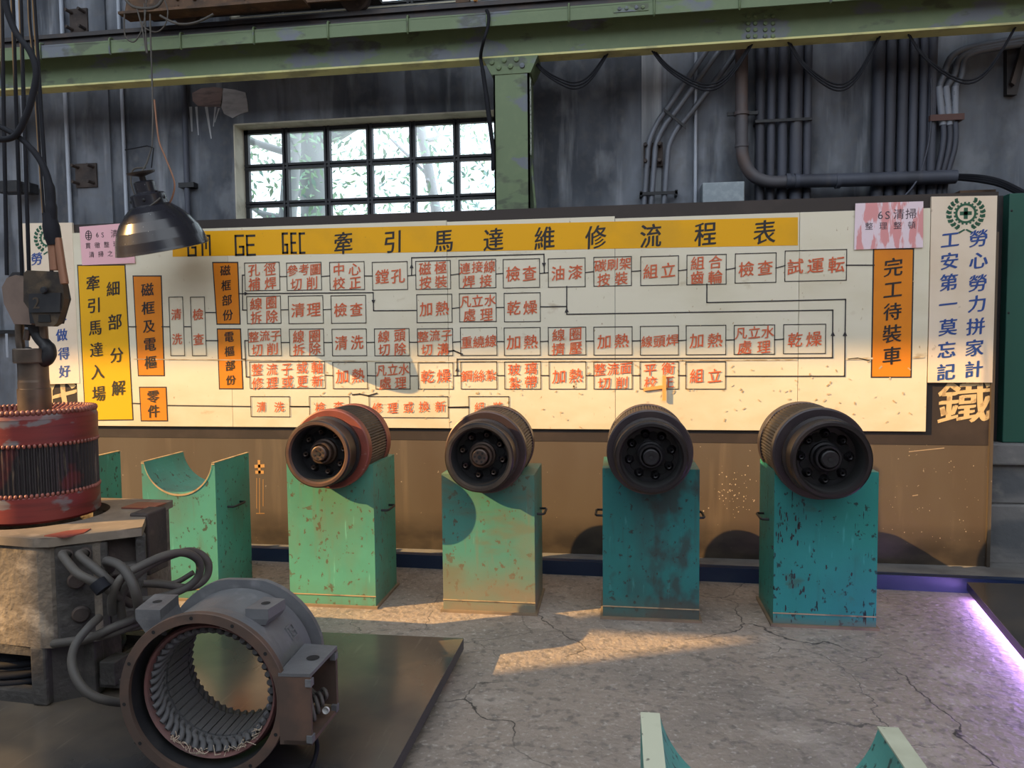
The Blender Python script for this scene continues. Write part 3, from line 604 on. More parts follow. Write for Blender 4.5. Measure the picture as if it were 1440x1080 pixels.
def armature(x, z, yf, label, sc=1.0, band=redband_m, core=core_m, comm=comm_m, rim=rim_m, hub=hub_m, rot=0.0):
    t = thing('motor_armature', label, 'armature', (x, yf, z)); t.rotation_euler = (0, rot, 0); t.scale = (sc, sc, sc)
    B = lambda mb, n, m_, p=t: mb.build(n, m_, p, world=False)
    cm = B(MB().lathe([(.155, .012), (.163, .0), (.178, .0), (.186, .008), (.186, .105), (.180, .112), (.180, .13), (.195, .135), (.195, .155), (.183, .16), (.183, .195)], 64), 'commutator', comm)
    B(MB().lathe([(.154, .013), (.163, -.001), (.177, -.001), (.1865, .009), (.1865, .022)], 64), 'rim', rim, cm)
    B(MB().lathe([(.155, .012), (.150, .03), (.147, .12), (.140, .165), (.05, .168)], 64), 'bowl', void_m, cm)
    # web plate with eight round holes between the bolts
    mb = MB().lathe([(.050, .118), (.080, .128), (.120, .130), (.147, .128)], 48)
    for k in range(8):
        a = 2 * PI * k / 8 + .2; M = Matrix.Translation((.112 * math.cos(a), 0, .112 * math.sin(a)))
        mb.lathe([(.014, .108), (.018, .114), (.026, .131)], 18, M)
    B(mb, 'web_plate', darkhub_m, cm)
    for k in range(8):
        a = 2 * PI * (k + .5) / 8 + .2
        B(MB().lathe([(.0003, .1255), (.0235, .1255), (.026, .131)], 18, Matrix.Translation((.098 * math.cos(a), 0, .098 * math.sin(a)))), 'lightening_hole', void_m, cm)
    for k in range(8):
        a = 2 * PI * k / 8 + .2; M = Matrix.Translation((.112 * math.cos(a), 0, .112 * math.sin(a)))
        bo = B(MB().lathe([(.0055, .112), (.0055, .103), (.0115, .100), (.0140, .104), (.0140, .120)], 14, M), 'bolt', hub)
    hb = B(MB().lathe([(.048, .055), (.050, .048), (.058, .048), (.062, .053), (.062, .095), (.072, .10), (.072, .13)], 40).lathe([(.044, .05), (.048, .07), (.06, .07)], 40), 'hub', hub)
    B(MB().lathe([(.011, .04), (.011, .022), (.036, .020), (.042, .025), (.042, .08)], 36), 'shaft_end', hub, hb)
    mb = MB()
    for k in range(6):
        a = 2 * PI * k / 6 + .3; mb.lathe([(0.0001, .0185), (.0062, .0185)], 10, Matrix.Translation((.026 * math.cos(a), 0, .026 * math.sin(a))))
    mb.lathe([(.0001, .018), (.0105, .0185)], 16)
    B(mb, 'bolt_hole', void_m, hb)
    B(MB().lathe([(.182, .195), (.222, .192), (.229, .197), (.230, .205), (.230, .245), (.224, .25)], 72), 'front_band', band)
    n = 84; mb = MB(); prof = []
    for i in range(n * 2):
        a = 2 * PI * i / (n * 2); r = .2245 if i % 2 else .2195; prof.append((r * math.cos(a), r * math.sin(a)))
    mb.prism(prof, .248, .535); B(mb, 'core', core)
    B(MB().lathe([(.224, .532), (.229, .535), (.229, .60), (.222, .608), (.05, .61)], 72), 'rear_band', band)
    return t
dark_band = mat('dark_varnished_band', (.045, .030, .032), .4, .2, layers=[((.085, .05, .045), (5, 5, 5), .48, .68, .7)])
purple_band = mat('purplish_black_band', (.040, .030, .035), .4, .2, layers=[((.07, .05, .05), (5, 5, 5), .48, .68, .7)])
armature(-1.628, AZ, 3.81, 'motor armature with rusty red bands on the bright green stand', 1.0, rot=.05)
armature(-.730, AZ - .008, 3.81, 'dark motor armature with a bright-edged rim on the grimy green stand', 1.0, dark_band, core_m, comm_m, steel_m, hub_m, .42)
armature(.166, AZ + .002, 3.81, 'blackened motor armature on the dark oily teal stand', 1.0, purple_band, core_m, comm_m, comm_m, darkhub_m, .75)
armature(1.040, AZ + .004, 3.80, 'purplish black motor armature on the scratched turquoise stand', 1.05, purple_band, core_m, comm_m, comm_m, darkhub_m, .2)

# ------------------------------------------------------------------ platforms
pl = thing('display_platform', 'glossy black display platform under the motor parts', 'platform', (-2.3, 2.4, 0))
b = MB().prism([(-4.3, 3.43), (-.753, 3.475), (-.79, .3), (-4.3, .3)], .045, .096, 'z'); b.build('deck_edge', platform_edge_m, pl)
b = MB().prism([(-4.3, 3.43), (-.753, 3.475), (-.79, .3), (-4.3, .3)], .0962, .1, 'z'); b.build('deck_top', platform_m, pl)
for x, y in ((-.84, 3.22), (-.87, 1.2), (-4.1, 3.2), (-4.1, .5), (-2.4, 1.2), (-2.4, 3.2)):
    MB().box(x - .06, x + .06, y - .08, y + .08, 0, .045).build('support_block', block_m, pl)
pr_ = thing('display_platform', 'black display platform at the right with violet light along its edge', 'platform', (3.0, 4.0, 0))
poly = [(2.04, 4.64), (4.2, 4.66), (4.2, 1.0), (1.38, 1.0)]
MB().prism(poly, .05, .096, 'z').build('deck_edge', platform_edge_m, pr_)
MB().prism(poly, .0962, .1, 'z').build('deck_top', platform_m, pr_)
for x, y in ((2.3, 4.4), (2.0, 2.4), (3.9, 4.4), (3.9, 1.4)): MB().box(x - .06, x + .06, y - .08, y + .08, 0, .05).build('support_block', block_m, pr_)
dx, dy = 1.38 - 2.04, 1.0 - 4.64; ln = math.hypot(dx, dy); ux, uy = dx / ln, dy / ln; nx, ny = uy, -ux
if nx > 0: nx, ny = -nx, -ny
q0 = (2.04 + ux * .02, 4.64 + uy * .02); q1 = (2.04 + ux * 3.3, 4.64 + uy * 3.3)
MB().prism([(q0[0] - nx * .05, q0[1] - ny * .05), (q1[0] - nx * .05, q1[1] - ny * .05), (q1[0] - nx * .03, q1[1] - ny * .03), (q0[0] - nx * .03, q0[1] - ny * .03)], .028, .048, 'z').build('led_strip', led_m, pr_)

# ------------------------------------------------------------------ motor housing
HX, HY = -2.592, 2.97
mo = thing('traction_motor_housing', 'big grimy cast iron motor housing standing on end under the hanging armature', 'motor housing', (HX, HY, .1))
RO = .285
def ring_cap(mb, poly, r, z, n=48):
    """flat cap between an outline and a round hole"""
    pts = []
    for i in range(n):
        a = 2 * PI * i / n; d = Vector((math.cos(a), math.sin(a))); best = None
        for (ax, ay), (bx, by) in zip(poly, poly[1:] + poly[:1]):
            ex, ey = bx - ax, by - ay; den = d.x * ey - d.y * ex
            if abs(den) < 1e-9: continue
            t = (ax * ey - ay * ex) / den; u = (ax * d.y - ay * d.x) / den
            if t > 0 and -1e-6 <= u <= 1 + 1e-6 and (best is None or t < best): best = t
        pts.append((d * r, d * best))
    vs = [Vector((HX + p.x, HY + p.y, z)) for p, q in pts] + [Vector((HX + q.x, HY + q.y, z)) for p, q in pts]
    mb.add(vs, [(i, (i + 1) % n, n + (i + 1) % n, n + i) for i in range(n)])
def shell(mb, poly, z0, z1, r):
    n = len(poly)
    mb.add([(HX + x, HY + y, z0) for x, y in poly] + [(HX + x, HY + y, z1) for x, y in poly], [(i, (i + 1) % n, n + (i + 1) % n, n + i) for i in range(n)])
    ring_cap(mb, poly, r, z1); ring_cap(mb, poly, r, z0)
    mb.lathe([(r, z0), (r, z1)], 48, Matrix.Translation((HX, HY, 0)), 'z')
body_poly = [(-.56, -.27), (.30, -.372), (.352, -.362), (.375, -.335), (.50, -.262), (.47, -.15), (.44, .10), (.42, .33), (-.56, .36)]
mb = MB(); shell(mb, body_poly, .34, .755, RO); mb.build('body', cast_m, mo, bevel=.012)
top_poly = [(-.58, -.285), (.30, -.388), (.362, -.378), (.40, -.345), (.625, -.178), (.58, -.10), (.52, .0), (.45, .12), (.43, .345), (-.58, .38)]
mb = MB(); shell(mb, top_poly, .755, .79, RO - .005); mb.build('top_flange', mat('pale_worn_flange', (.20, .165, .13), .6, .2, layers=[((.10, .085, .075), (5, 5, 5), .45, .65, .7), ((.30, .25, .2), (16, 16, 16), .55, .7, .6)]), mo, bevel=.006)
# raised red text pad on the flange, ribs, side flange
pad = [PZ(x, y, .791) for x, y in ((62, 754), (95, 747), (128, 744), (118, 750), (90, 756))]
MB().prism([(p.x, p.y) for p in pad], .789, .794, 'z').build('raised_mark', redband_m, mo)
MB().box(.44, .53, .0, .14, -.235, .045, Matrix.Translation((HX, HY, .76))).build('side_flange', darkrust_m, mo, bevel=.008)
MB().box(.30, .45, .14, .26, .03, .036, Matrix.Translation((HX, HY, .76))).build('terminal_grate', redband_m, mo)
# lower frame with an opening
mb = MB(); fpts = [(-.56, -.30), (.28, -.36), (.42, -.26), (.40, .30), (-.56, .32)]
def wallseg(a, b_, z0, z1, th=.05):
    a = Vector(a); b_ = Vector(b_); d = (b_ - a).normalized(); n = Vector((-d.y, d.x)) * th
    mb.prism([(HX + p.x, HY + p.y) for p in (a, b_, b_ + n, a + n)], z0, z1, 'z')
for a, b_ in zip(fpts, fpts[1:] + fpts[:1]):
    wallseg(a, b_, .10, .145, .06); wallseg(a, b_, .30, .345, .06)
for p in fpts: mb.box(HX + p[0] - .035, HX + p[0] + .035, HY + p[1] - .01, HY + p[1] + .05, .1, .345)
wallseg((-.56, -.30), (-.22, -.324), .10, .345, .06); wallseg((.30, -.345), (.42, -.26), .1, .345, .06)
mb.build('base_frame', cast_dark_m, mo, bevel=.01)
mb = MB().lathe([(.20, .14), (.29, .13), (.30, .20), (.26, .28), (.18, .30)], 40, Matrix.Translation((HX, HY, 0)), 'z')
for z, r in ((.15, .31), (.18, .305), (.22, .29)): mb.tube([(HX + r * math.cos(2 * PI * i / 32), HY + r * math.sin(2 * PI * i / 32), z) for i in range(33)], .016, 8, sub=1)
mb.build('coil_ring', cable_m, mo)
# right sloping face: recess, ribs, bolts, cable glands
fa = Vector((.375, -.335)); fb = Vector((.50, -.262)); fd = (fb - fa).normalized(); fn = Vector((fd.y, -fd.x))
A0 = Vector((HX + .36, HY - .352)); D_ = Vector((.81, .586)).normalized(); N_ = Vector((D_.y, -D_.x))
def fp(u, z, o=0.0): p = A0 + D_ * u + N_ * o; return Vector((p.x, p.y, z))
def fbox(mb, u0, u1, z0, z1, o0, o1):
    vs = [fp(u, z, o) for u in (u0, u1) for o in (o0, o1) for z in (z0, z1)]
    mb.add(vs, [(0, 1, 3, 2), (4, 6, 7, 5), (0, 4, 5, 1), (2, 3, 7, 6), (0, 2, 6, 4), (1, 5, 7, 3)])
mb = MB(); fbox(mb, .0, .19, .35, .75, -.06, .006); mb.build('bearing_cover', cast_dark_m, mo, bevel=.01)
mb = MB(); fbox(mb, .19, .33, .35, .45, -.06, .0); fbox(mb, .29, .33, .45, .755, -.06, .004); fbox(mb, .19, .33, .60, .64, -.06, .012); mb.build('rib', cast_dark_m, mo, bevel=.008)
mb = MB(); fbox(mb, .19, .30, .44, .755, -.14, -.05); mb.build('recess', darkrust_m, mo)
rot_f = Matrix.Rotation(math.atan2(N_.y, N_.x) - PI / 2, 4, 'Z')
for u, z in ((.075, .605), (.085, .465)):
    M = Matrix.Translation(fp(u, z, .006)) @ rot_f
    MB().lathe([(.034, 0), (.034, .012), (.027, .020), (.0005, .021)], 20, M).build('bolt', darkrust_m, mo)
hol = MB()
for x, y in ((18, 827), (12, 868)):
    p = PY(x, y, HY - .33); hol.lathe([(.02, -.02), (.025, -.03), (.012, -.03), (.0005, -.028)], 14, Matrix.Translation((p.x, HY - .315, p.z)))
hol.build('core_plug', darkrust_m, mo)
for u, z in ((.045, .715), (.108, .712)):
    M = Matrix.Translation(fp(u, z, .004)) @ rot_f
    MB().lathe([(.018, 0), (.024, 0), (.024, .02), (.018, .022)], 16, M).build('cable_gland', darkrust_m, mo)
def hose(pts, r, label=None):
    return MB().tube(pts, r, 10, sub=8).build('hose', hose_m, mo)
def S(x, y, d):                                   # point on the depth plane y=d
    return PY(x, y, d)
hose([fp(.045, .715, .01), S(88, 780, 2.56), S(97, 793, 2.54), S(112, 808, 2.5), S(140, 822, 2.52), S(165, 838, 2.58), S(185, 850, 2.68)], .0165)
hose([fp(.108, .712, .01), S(112, 781, 2.61), S(138, 803, 2.56), S(160, 822, 2.58), S(185, 835, 2.66)], .0165)
hose([fp(.20, .62, -.02), S(150, 789, 2.62), S(168, 795, 2.58), S(182, 812, 2.55), S(192, 838, 2.55), S(197, 870, 2.62)], .018)
hose([S(158, 862, 2.58), S(158, 838, 2.55), S(172, 812, 2.56), S(200, 795, 2.62), S(235, 780, 2.72), S(262, 778, 2.8), S(280, 790, 2.85), S(278, 812, 2.86), S(255, 830, 2.82), S(215, 842, 2.75), S(185, 845, 2.70)], .0165)
hose([S(172, 868, 2.62), S(170, 842, 2.60), S(185, 815, 2.62), S(215, 793, 2.70), S(250, 778, 2.82), S(275, 776, 2.92), S(292, 790, 2.96), S(290, 812, 2.96), S(268, 826, 2.92), S(230, 822, 2.86), S(200, 820, 2.80)], .0165)
hose([S(76, 905, 2.60), S(100, 902, 2.56), S(125, 898, 2.55), S(160, 882, 2.58), S(195, 868, 2.66), S(210, 862, 2.75)], .017)
hose([S(140, 868, 2.58), S(125, 882, 2.52), S(107, 905, 2.47), S(101, 930, 2.44), S(108, 955, 2.42), S(125, 975, 2.42), S(150, 985, 2.45), S(180, 988, 2.52), S(220, 985, 2.62)], .0165)
hose([S(120, 895, 2.6), S(150, 893, 2.58), S(185, 880, 2.64), S(212, 868, 2.74)], .017)
hose([S(200, 822, 2.8), S(220, 818, 2.86), S(245, 820, 2.92), S(272, 805, 2.95)], .012)
MB().tube([S(136, 818, 2.50), S(146, 830, 2.50)], .03, 10, sub=1).build('cable_tie', cable_m, mo)
# bits at the foot of the housing, right
mb = MB(); p = S(150, 935, 2.72)
mb.box(p.x - .10, p.x + .06, 2.72, 2.82, .13, .17).box(p.x - .02, p.x + .05, 2.70, 2.80, .15, .25).box(p.x - .11, p.x - .06, 2.72, 2.9, .1, .33)
mb.build('drain_valve', cast_dark_m, mo, bevel=.005)

# ------------------------------------------------------------------ hanging armature
ha = thing('hanging_armature', 'upright armature with red bands hanging from the crane hook over the housing', 'armature', (HX, HY, .80))
AM = Matrix.Translation((HX, HY, 0))
mb = MB().lathe([(.10, .86), (.10, .80), (.236, .795), (.243, .805), (.243, .905), (.24, .91)], 72, AM, 'z'); mb.build('lower_band', redvar_m, ha)
mb = MB().lathe([(.238, 1.13), (.243, 1.135), (.246, 1.24), (.238, 1.262), (.215, 1.262), (.205, 1.235), (.07, 1.23)], 72, AM, 'z'); mb.build('upper_band', redvar_m, ha)
n = 76; prof = []
for i in range(n * 4):
    a = 2 * PI * i / (n * 4); r = .2415 if i % 4 in (0, 1) else .2335; prof.append((HX + r * math.cos(a), HY + r * math.sin(a)))
MB().prism(prof, .905, 1.135, 'z').build('core', core_dark_m, ha)
for z, r, s in ((.915, .240, .0085), (1.128, .241, .008), (1.268, .236, .011)):
    mb = MB(); n = 78
    for i in range(n):
        a = 2 * PI * i / n; c = Vector((HX + r * math.cos(a), HY + r * math.sin(a), z))
        mb.sphere(c, s, 6, 4, (1, 1, 1.25))
    mb.build('winding_ends', knurl_m, ha)
mb = MB()
for i in range(60):
    a = 2 * PI * i / 60; mb.tube([(HX + .232 * math.cos(a), HY + .232 * math.sin(a), 1.268), (HX + .20 * math.cos(a + .08), HY + .20 * math.sin(a + .08), 1.245)], .008, 6, sub=1)
mb.build('coil_heads', knurl_m, ha)
sh = MB().lathe([(.066, 1.23), (.066, 1.36), (.062, 1.362), (.062, 1.39), (.0605, 1.40), (.0605, 1.475)], 32, AM, 'z').build('shaft', steel_m, ha)
le = thing('lifting_eye', 'brown steel lifting eye and collar screwed onto the hanging armature shaft', 'lifting eye', (HX, HY, 1.475)) if False else None
mb = MB().lathe([(.0, 1.475), (.074, 1.475), (.076, 1.48), (.076, 1.535), (.072, 1.54), (.0, 1.54)], 32, AM, 'z'); mb.build('collar', steel_m, ha)
mb = MB(); eye = []
for i in range(25):
    a = -.28 * PI + 1.56 * PI * i / 24; eye.append((HX + .058 * math.cos(a), HY, 1.645 + .072 * math.sin(a)))
eye = [(HX + .056, HY, 1.535)] + [(HX + .060, HY, 1.58)] + [(HX + .058 * math.cos(PI * i / 12), HY, 1.645 + .06 * math.sin(PI * i / 12)) for i in range(13)] + [(HX - .060, HY, 1.58), (HX - .056, HY, 1.535)]
mb.tube(eye, .019, 10, sub=2); mb.build('lifting_eye', steel_m, ha)

# ------------------------------------------------------------------ crane hook block
HZ = .0
hk = thing('crane_hook_block', 'greasy steel crane hook block carrying the upright armature', 'hook block', (HX, HY, 1.78))
def hp(x, y, dy=0.0): p = PY(x, y, HY + dy); return (p.x, p.z)
front = [hp(33, 384, -.10), hp(38, 380, -.10), hp(82, 382, -.10), hp(88, 392, -.10), hp(90, 420, -.10), hp(88, 432, -.10), hp(80, 455, -.10), hp(74, 459, -.10), hp(50, 459, -.10), hp(44, 440, -.10), hp(33, 424, -.10)]
MB().prism(front, HY - .10, HY - .07).build('front_plate', hook_m, hk, bevel=.006)
back = [hp(8, 412, .04), hp(10, 395, .04), hp(20, 383, .04), hp(35, 383, .04), hp(45, 400, .04), hp(50, 440, .04), hp(48, 460, .04), hp(28, 460, .04), hp(10, 428, .04)]
MB().prism(back, HY + .03, HY + .055).build('rear_plate', black_m, hk, bevel=.004)
gd = [hp(15, 405, -.02), hp(22, 392, -.02), hp(34, 388, -.02), hp(50, 395, -.02), hp(60, 440, -.02), hp(56, 457, -.02), hp(32, 456, -.02), hp(18, 428, -.02)]
MB().prism(gd, HY - .068, HY + .028).build('sheave_guard', sheave_m, hk, bevel=.008)
mid = [hp(45, 388, -.03), hp(80, 388, -.03), hp(86, 420, -.03), hp(76, 455, -.03), hp(52, 455, -.03)]
MB().prism(mid, HY - .069, HY + .03).build('inner_block', black_m, hk)
pl4 = [hp(40.5, 413, -.108), hp(85, 412, -.108), hp(84, 439, -.108), hp(40.5, 439.5, -.108)]
plate = MB().prism(pl4, HY - .108, HY - .10).build('name_plate', black_m, hk)
mb = MB(); c = hp(51, 425, -.108); put_char(mb, '2', c[0], c[1], HY - .1095, .07, .07, .02, 0, 0); mb.build('raised_numeral', hook_m, plate)
c = hp(62, 408, -.11); MB().lathe([(.016, -.02), (.013, -.028), (.0005, -.029)], 14, Matrix.Translation((c[0], HY - .09, c[1]))).build('pin_head', black_m, hk)
c = hp(63, 449, -.10); MB().prism([(c[0] - .030, c[1] - .012), (c[0] + .03, c[1] - .012), (c[0] + .026, c[1] + .02), (c[0] - .026, c[1] + .02)], HY - .103, HY - .099).build('window_slot', void_m, hk)
hc = [hp(50, 458), hp(52, 468), hp(58, 478), hp(67, 488), hp(69, 498), hp(64, 506), hp(55, 508), hp(46, 504), hp(40, 496), hp(40, 488)]
MB().tube([(x, HY, z) for x, z in hc], [.030, .027, .027, .030, .031, .030, .027, .022, .014, .008], 12, sub=5).build('hook', black_m, hk)
MB().tube([(hp(44, 464)[0], HY - .02, hp(44, 464)[1]), (hp(42, 478)[0], HY - .02, hp(42, 478)[1])], .014, 8, sub=1).build('safety_latch', steel_m, hk)
for i, (xt, xb) in enumerate(((7, 20), (8, 31), (38, 51), (48, 73))):
    a = PY(xt, -30, HY); bt = PY(xb, 388, HY); a.z = 4.8
    a.x = bt.x + (-.10 if i < 2 else -.05)
    q = PY({0: 13, 1: 18, 2: 40, 3: 50}[i], 60, HY)
    dx_ = (q.x - bt.x) / (q.z - bt.z)
    top = Vector((bt.x + dx_ * (4.8 - bt.z), HY + (.02 if i % 2 else -.03), 4.8)); bot = Vector((bt.x, HY + (.0 if i % 2 else -.04), bt.z))
    MB().tube([top, bot], .008, 8, sub=1).build('wire_rope', cable_m, hk)

# pendant control cable and wrapped grip
pc = thing('pendant_control', 'black control cable with a taped copper grip hanging beside the hook block', 'crane control', (PY(70, 330, HY - .2).x, HY - .2, 1.9))
yq = HY - .2
MB().tube([PY(x, y, yq) for x, y in ((7, -40), (8, 5), (22, 45), (42, 72), (51, 100), (47, 130), (38, 160), (22, 190), (0, 196), (-25, 190))], .013, 8).build('cable', cable_m, pc)
MB().tube([PY(x, y, yq + .02) for x, y in ((-25, 165), (0, 178), (25, 192), (45, 210), (60, 232), (70, 262), (72, 290), (72, 318))], [.011, .011, .012, .013, .014, .018, .022, .022], 8).build('cable', cable_m, pc)
MB().tube([PY(x, y, yq + .02) for x, y in ((69, 300), (72, 318), (76, 345))], [.026, .032, .024], 8, sub=2).build('tape_binding', cable_m, pc)
MB().tube([PY(x, y, yq + .02) for x, y in ((74, 340), (77, 380))], .019, 8, sub=1).build('grip', copper_m, pc)
MB().tube([PY(x, y, yq + .02) for x, y in ((81, 335), (87, 375), (91, 399))], .016, 8, sub=1).build('grip', copper_m, pc)
MB().tube([PY(x, y, HY + .25) for x, y in ((40, -30), (42, 30), (48, 90), (54, 190), (62, 310))], .007, 6).build('cable', cable_m, pc)

# ------------------------------------------------------------------ stator frame in front
SX, SY, SR = -1.356, 2.196, .287
sa = math.radians(-3.2)
stt = thing('stator_frame', 'round grey motor stator lying on its side with coils inside, on the black platform', 'stator', (SX, SY, .1), 0)
SM = Matrix.Translation((SX, SY, .1 + SR)) @ Matrix.Rotation(-sa, 4, 'Z')   # local +Y runs back along the axis
SL = .335
def sb(mb, n, m_, p=stt, **k): return mb.build(n, m_, p, **k)
shell_o = sb(MB().lathe([(.278, .02), (.274, .06), (.268, .10), (.268, SL - .03)], 64, SM), 'shell', frame_m)
sb(MB().lathe([(.2555, .018), (.25, SL)], 64, SM), 'bore_lining', black_m)  # black inner wall colour stands in for shade in the gap
sb(MB().lathe([(.256, .02), (.254, 0), (.285, 0), (.287, .004), (.287, .022), (.278, .03)], 72, SM), 'front_ring', framerust_m)
for k in range(12):
    a = 2 * PI * k / 12 + .1; M = SM @ Matrix.Translation((.271 * math.cos(a), 0, .271 * math.sin(a)))
    sb(MB().lathe([(.0002, -.0012), (.0065, -.0012)], 10, M), 'bolt_hole', void_m)
oct_ = [(.30 * math.cos(PI / 8 + PI / 4 * i) / math.cos(PI / 8) * .985, .30 * math.sin(PI / 8 + PI / 4 * i) / math.cos(PI / 8) * .985) for i in range(8)]
oct_ = [(x, max(z, -.287)) for x, z in oct_]
rb = MB(); n = 64; rimp = []
for i in range(n):
    a = 2 * PI * i / n; d = (math.cos(a), math.sin(a)); r = min(.296 / max(abs(d[0]), 1e-6), .296 / max(abs(d[1]), 1e-6), .296 * 1.06 / max(abs(d[0] * .7071 + d[1] * .7071), abs(d[0] * .7071 - d[1] * .7071), 1e-6)); r = min(r, .305)
    if d[1] < 0: r = min(r, .287 / max(-d[1], 1e-6))
    rimp.append((d[0] * r, d[1] * r))
for y0 in (SL - .022, SL):
    vs = [SM @ Vector((x, y0, z)) for x, z in rimp] + [SM @ Vector((.25 * math.cos(2 * PI * i / n), y0, .25 * math.sin(2 * PI * i / n))) for i in range(n)]
    rb.add(vs, [(i, (i + 1) % n, n + (i + 1) % n, n + i) for i in range(n)])
rb.add([SM @ Vector((x, SL - .022, z)) for x, z in rimp] + [SM @ Vector((x, SL, z)) for x, z in rimp], [(i, (i + 1) % n, n + (i + 1) % n, n + i) for i in range(n)])
sb(rb, 'rear_flange', frame_m)
# windings
WM = SM @ Matrix.Diagonal((.955, 1, .955, 1))
wy0, wy1 = .045, SL - .012
mb = MB().lathe([(.255, wy0 + .05), (.246, wy0 + .01), (.238, wy0), (.230, wy0 + .006), (.224, wy0 + .02)], 64, WM); sb(mb, 'insulation_ring', coilred_m)
mb = MB().lathe([(.224, wy0 + .02), (.220, .11), (.214, .122), (.2075, .126), (.2075, .27), (.212, .28), (.220, wy1)], 64, WM)
sb(mb, 'winding_bed', coil_m)
n = 46
mb = MB()
for i in range(n):
    a = 2 * PI * i / n
    def cp(r, t, da=0.0): return WM @ Vector((r * math.cos(a + da), t, r * math.sin(a + da)))
    mb.tube([cp(.222, wy0 + .012, .17), cp(.213, wy0 + .024, .15), cp(.210, wy0 + .045, .09), cp(.209, .098, .02), cp(.2075, .118, 0)], [.010, .0105, .0105, .010, .009], 7, sub=4)
sb(mb, 'front_coil_ends', coil_m)
mb = MB()
for i in range(n):
    a = 2 * PI * i / n
    mb.tube([cp(.207, .268, 0), cp(.210, .283, -.03), cp(.216, wy1 - .008, -.09)], .009, 6, sub=3)
sb(mb, 'rear_coil_ends', coil_m)
mb = MB()
for i in range(n):
    a = 2 * PI * i / n; M = WM @ Matrix.Rotation(-a, 4, 'Y')
    mb.box(.1995 + .0015 * (i % 2), .2078, .130, .264, -.0118, .0118, M)
sb(mb, 'slot_bars', coil_m)
mb = MB()
for k in range(26):
    a = math.radians(random.uniform(225, 320)); r = .222
    pts = [WM @ Vector(((r + random.uniform(-.02, .02)) * math.cos(a + j * random.uniform(.02, .07)), wy0 + random.uniform(-.015, .02), (r + random.uniform(-.025, .012)) * math.sin(a + j * random.uniform(.02, .07)))) for j in range(4)]
    mb.tube(pts, .0012, 5, sub=4)
sb(mb, 'frayed_cord', twine_m)
# lead wires at right of the coil end
for dz, dd in ((.01, 0), (-.015, .01)):
    sb(MB().tube([SM @ Vector(p) for p in ((.215, wy0 + .03, .06 + dz), (.238, wy0 + .005, .02 + dz), (.25, wy0, -.005), (.262, wy0 + .03, -.01 + dd))], .007, 7), 'lead_wire', coilred_m)
# mounting lugs: flat tops level with the ground
def lug(quad, zt, zb, label):
    P = [PZ(x, y, zt) for x, y in quad]; c = sum(P, Vector()) / 4
    mb = MB().prism([(p.x, p.y) for p in P], zt - .035, zt, 'z')
    in_ = [((p.x - c.x) * .86 + c.x + (SX + .06 - c.x) * .10, (p.y - c.y) * .9 + c.y) for p in P]
    vs = [(x, y, zb) for x, y in in_] + [(p.x, p.y, zt - .034) for p in P]
    mb.add(vs, [(0, 1, 2, 3), (4, 5, 6, 7)] + [(i, (i + 1) % 4, 4 + (i + 1) % 4, 4 + i) for i in range(4)])
    lg = sb(mb, 'mounting_lug', frame_m, label=label)
    MB().lathe([(.0002, zt + .001), (.016, zt + .001)], 18, Matrix.Translation((c.x, c.y, 0)), 'z').build('lug_hole', void_m, lg)
lug([(190, 857), (225, 858), (251, 836), (218, 835)], .652, .562, 'left mounting lug with a round hole')
lug([(345, 856), (377, 857), (401, 842), (371, 839)], .657, .600, 'right mounting lug with a round hole')
# raised badge on the shell
bw = MB(); ac = math.radians(33)
for du, dv, w, h in ((0, 0, .052, .006), (0, .046, .052, .006), (-.023, .023, .006, .046), (.023, .023, .006, .046), (-.008, .024, .005, .03), (.008, .024, .02, .005)):
    vs = []
    for rr in (.267, .2735):
        for uu, vv in ((-w / 2, -h / 2), (w / 2, -h / 2), (w / 2, h / 2), (-w / 2, h / 2)):
            t = .21 + du + uu; an = ac - .08 + (dv + vv) / .268; vs.append(SM @ Vector((rr * math.cos(an), t, rr * math.sin(an))))
    bw.add(vs, [(4, 5, 6, 7), (0, 1, 5, 4), (1, 2, 6, 5), (2, 3, 7, 6), (3, 0, 4, 7)])
sb(bw, 'raised_badge', frame_m)
# terminal box on the right
zt = .482
TP = [PZ(x, y, zt) for x, y in ((391, 947), (436, 948), (474, 908), (428, 905))]
zb = .245
Pn = [(p.x, p.y) for p in TP]
bx = MB().prism(Pn, zt - .012, zt, 'z')
def side(a, b_, z0, z1, th):
    a = Vector(a); b_ = Vector(b_); d = (b_ - a).normalized(); nn = Vector((-d.y, d.x)) * th
    bx.prism([tuple(p) for p in (a, b_, b_ + nn, a + nn)], z0, z1, 'z')
tbx = sb(bx, 'terminal_box', frame_m); bx = MB()
side(Pn[0], Pn[1], zb, zt - .01, .014); side(Pn[2], Pn[3], zb + .03, zt - .01, .014); side(Pn[3], Pn[0], zb, zt - .01, .014)
bx.prism(Pn, zb, zb + .014, 'z')
bx.build('box_wall', framerust_m, tbx, label='rust brown box wall')
a = Vector(Pn[1]); b_ = Vector(Pn[2]); d = (b_ - a).normalized(); o_ = Vector((d.y, -d.x)) * .004
for u in (.03, .93):
    p = a.lerp(b_, u); 
    for z in (zb + .02, zt - .03): MB().prism([tuple(p - d * .012 + o_), tuple(p + d * .012 + o_), tuple(p + d * .012 - o_ * 4), tuple(p - d * .012 - o_ * 4)], z - .012, z + .012, 'z').build('corner_lug', frame_m, tbx)
c = PZ(440, 925, zt + .001); MB().lathe([(.0002, zt + .0012), (.022, zt + .0012)], 20, Matrix.Translation((c.x, c.y, 0)), 'z').build('box_hole', void_m, tbx)
mid = (Vector(Pn[1]) + Vector(Pn[2]) + Vector(Pn[0]) + Vector(Pn[3])) / 4
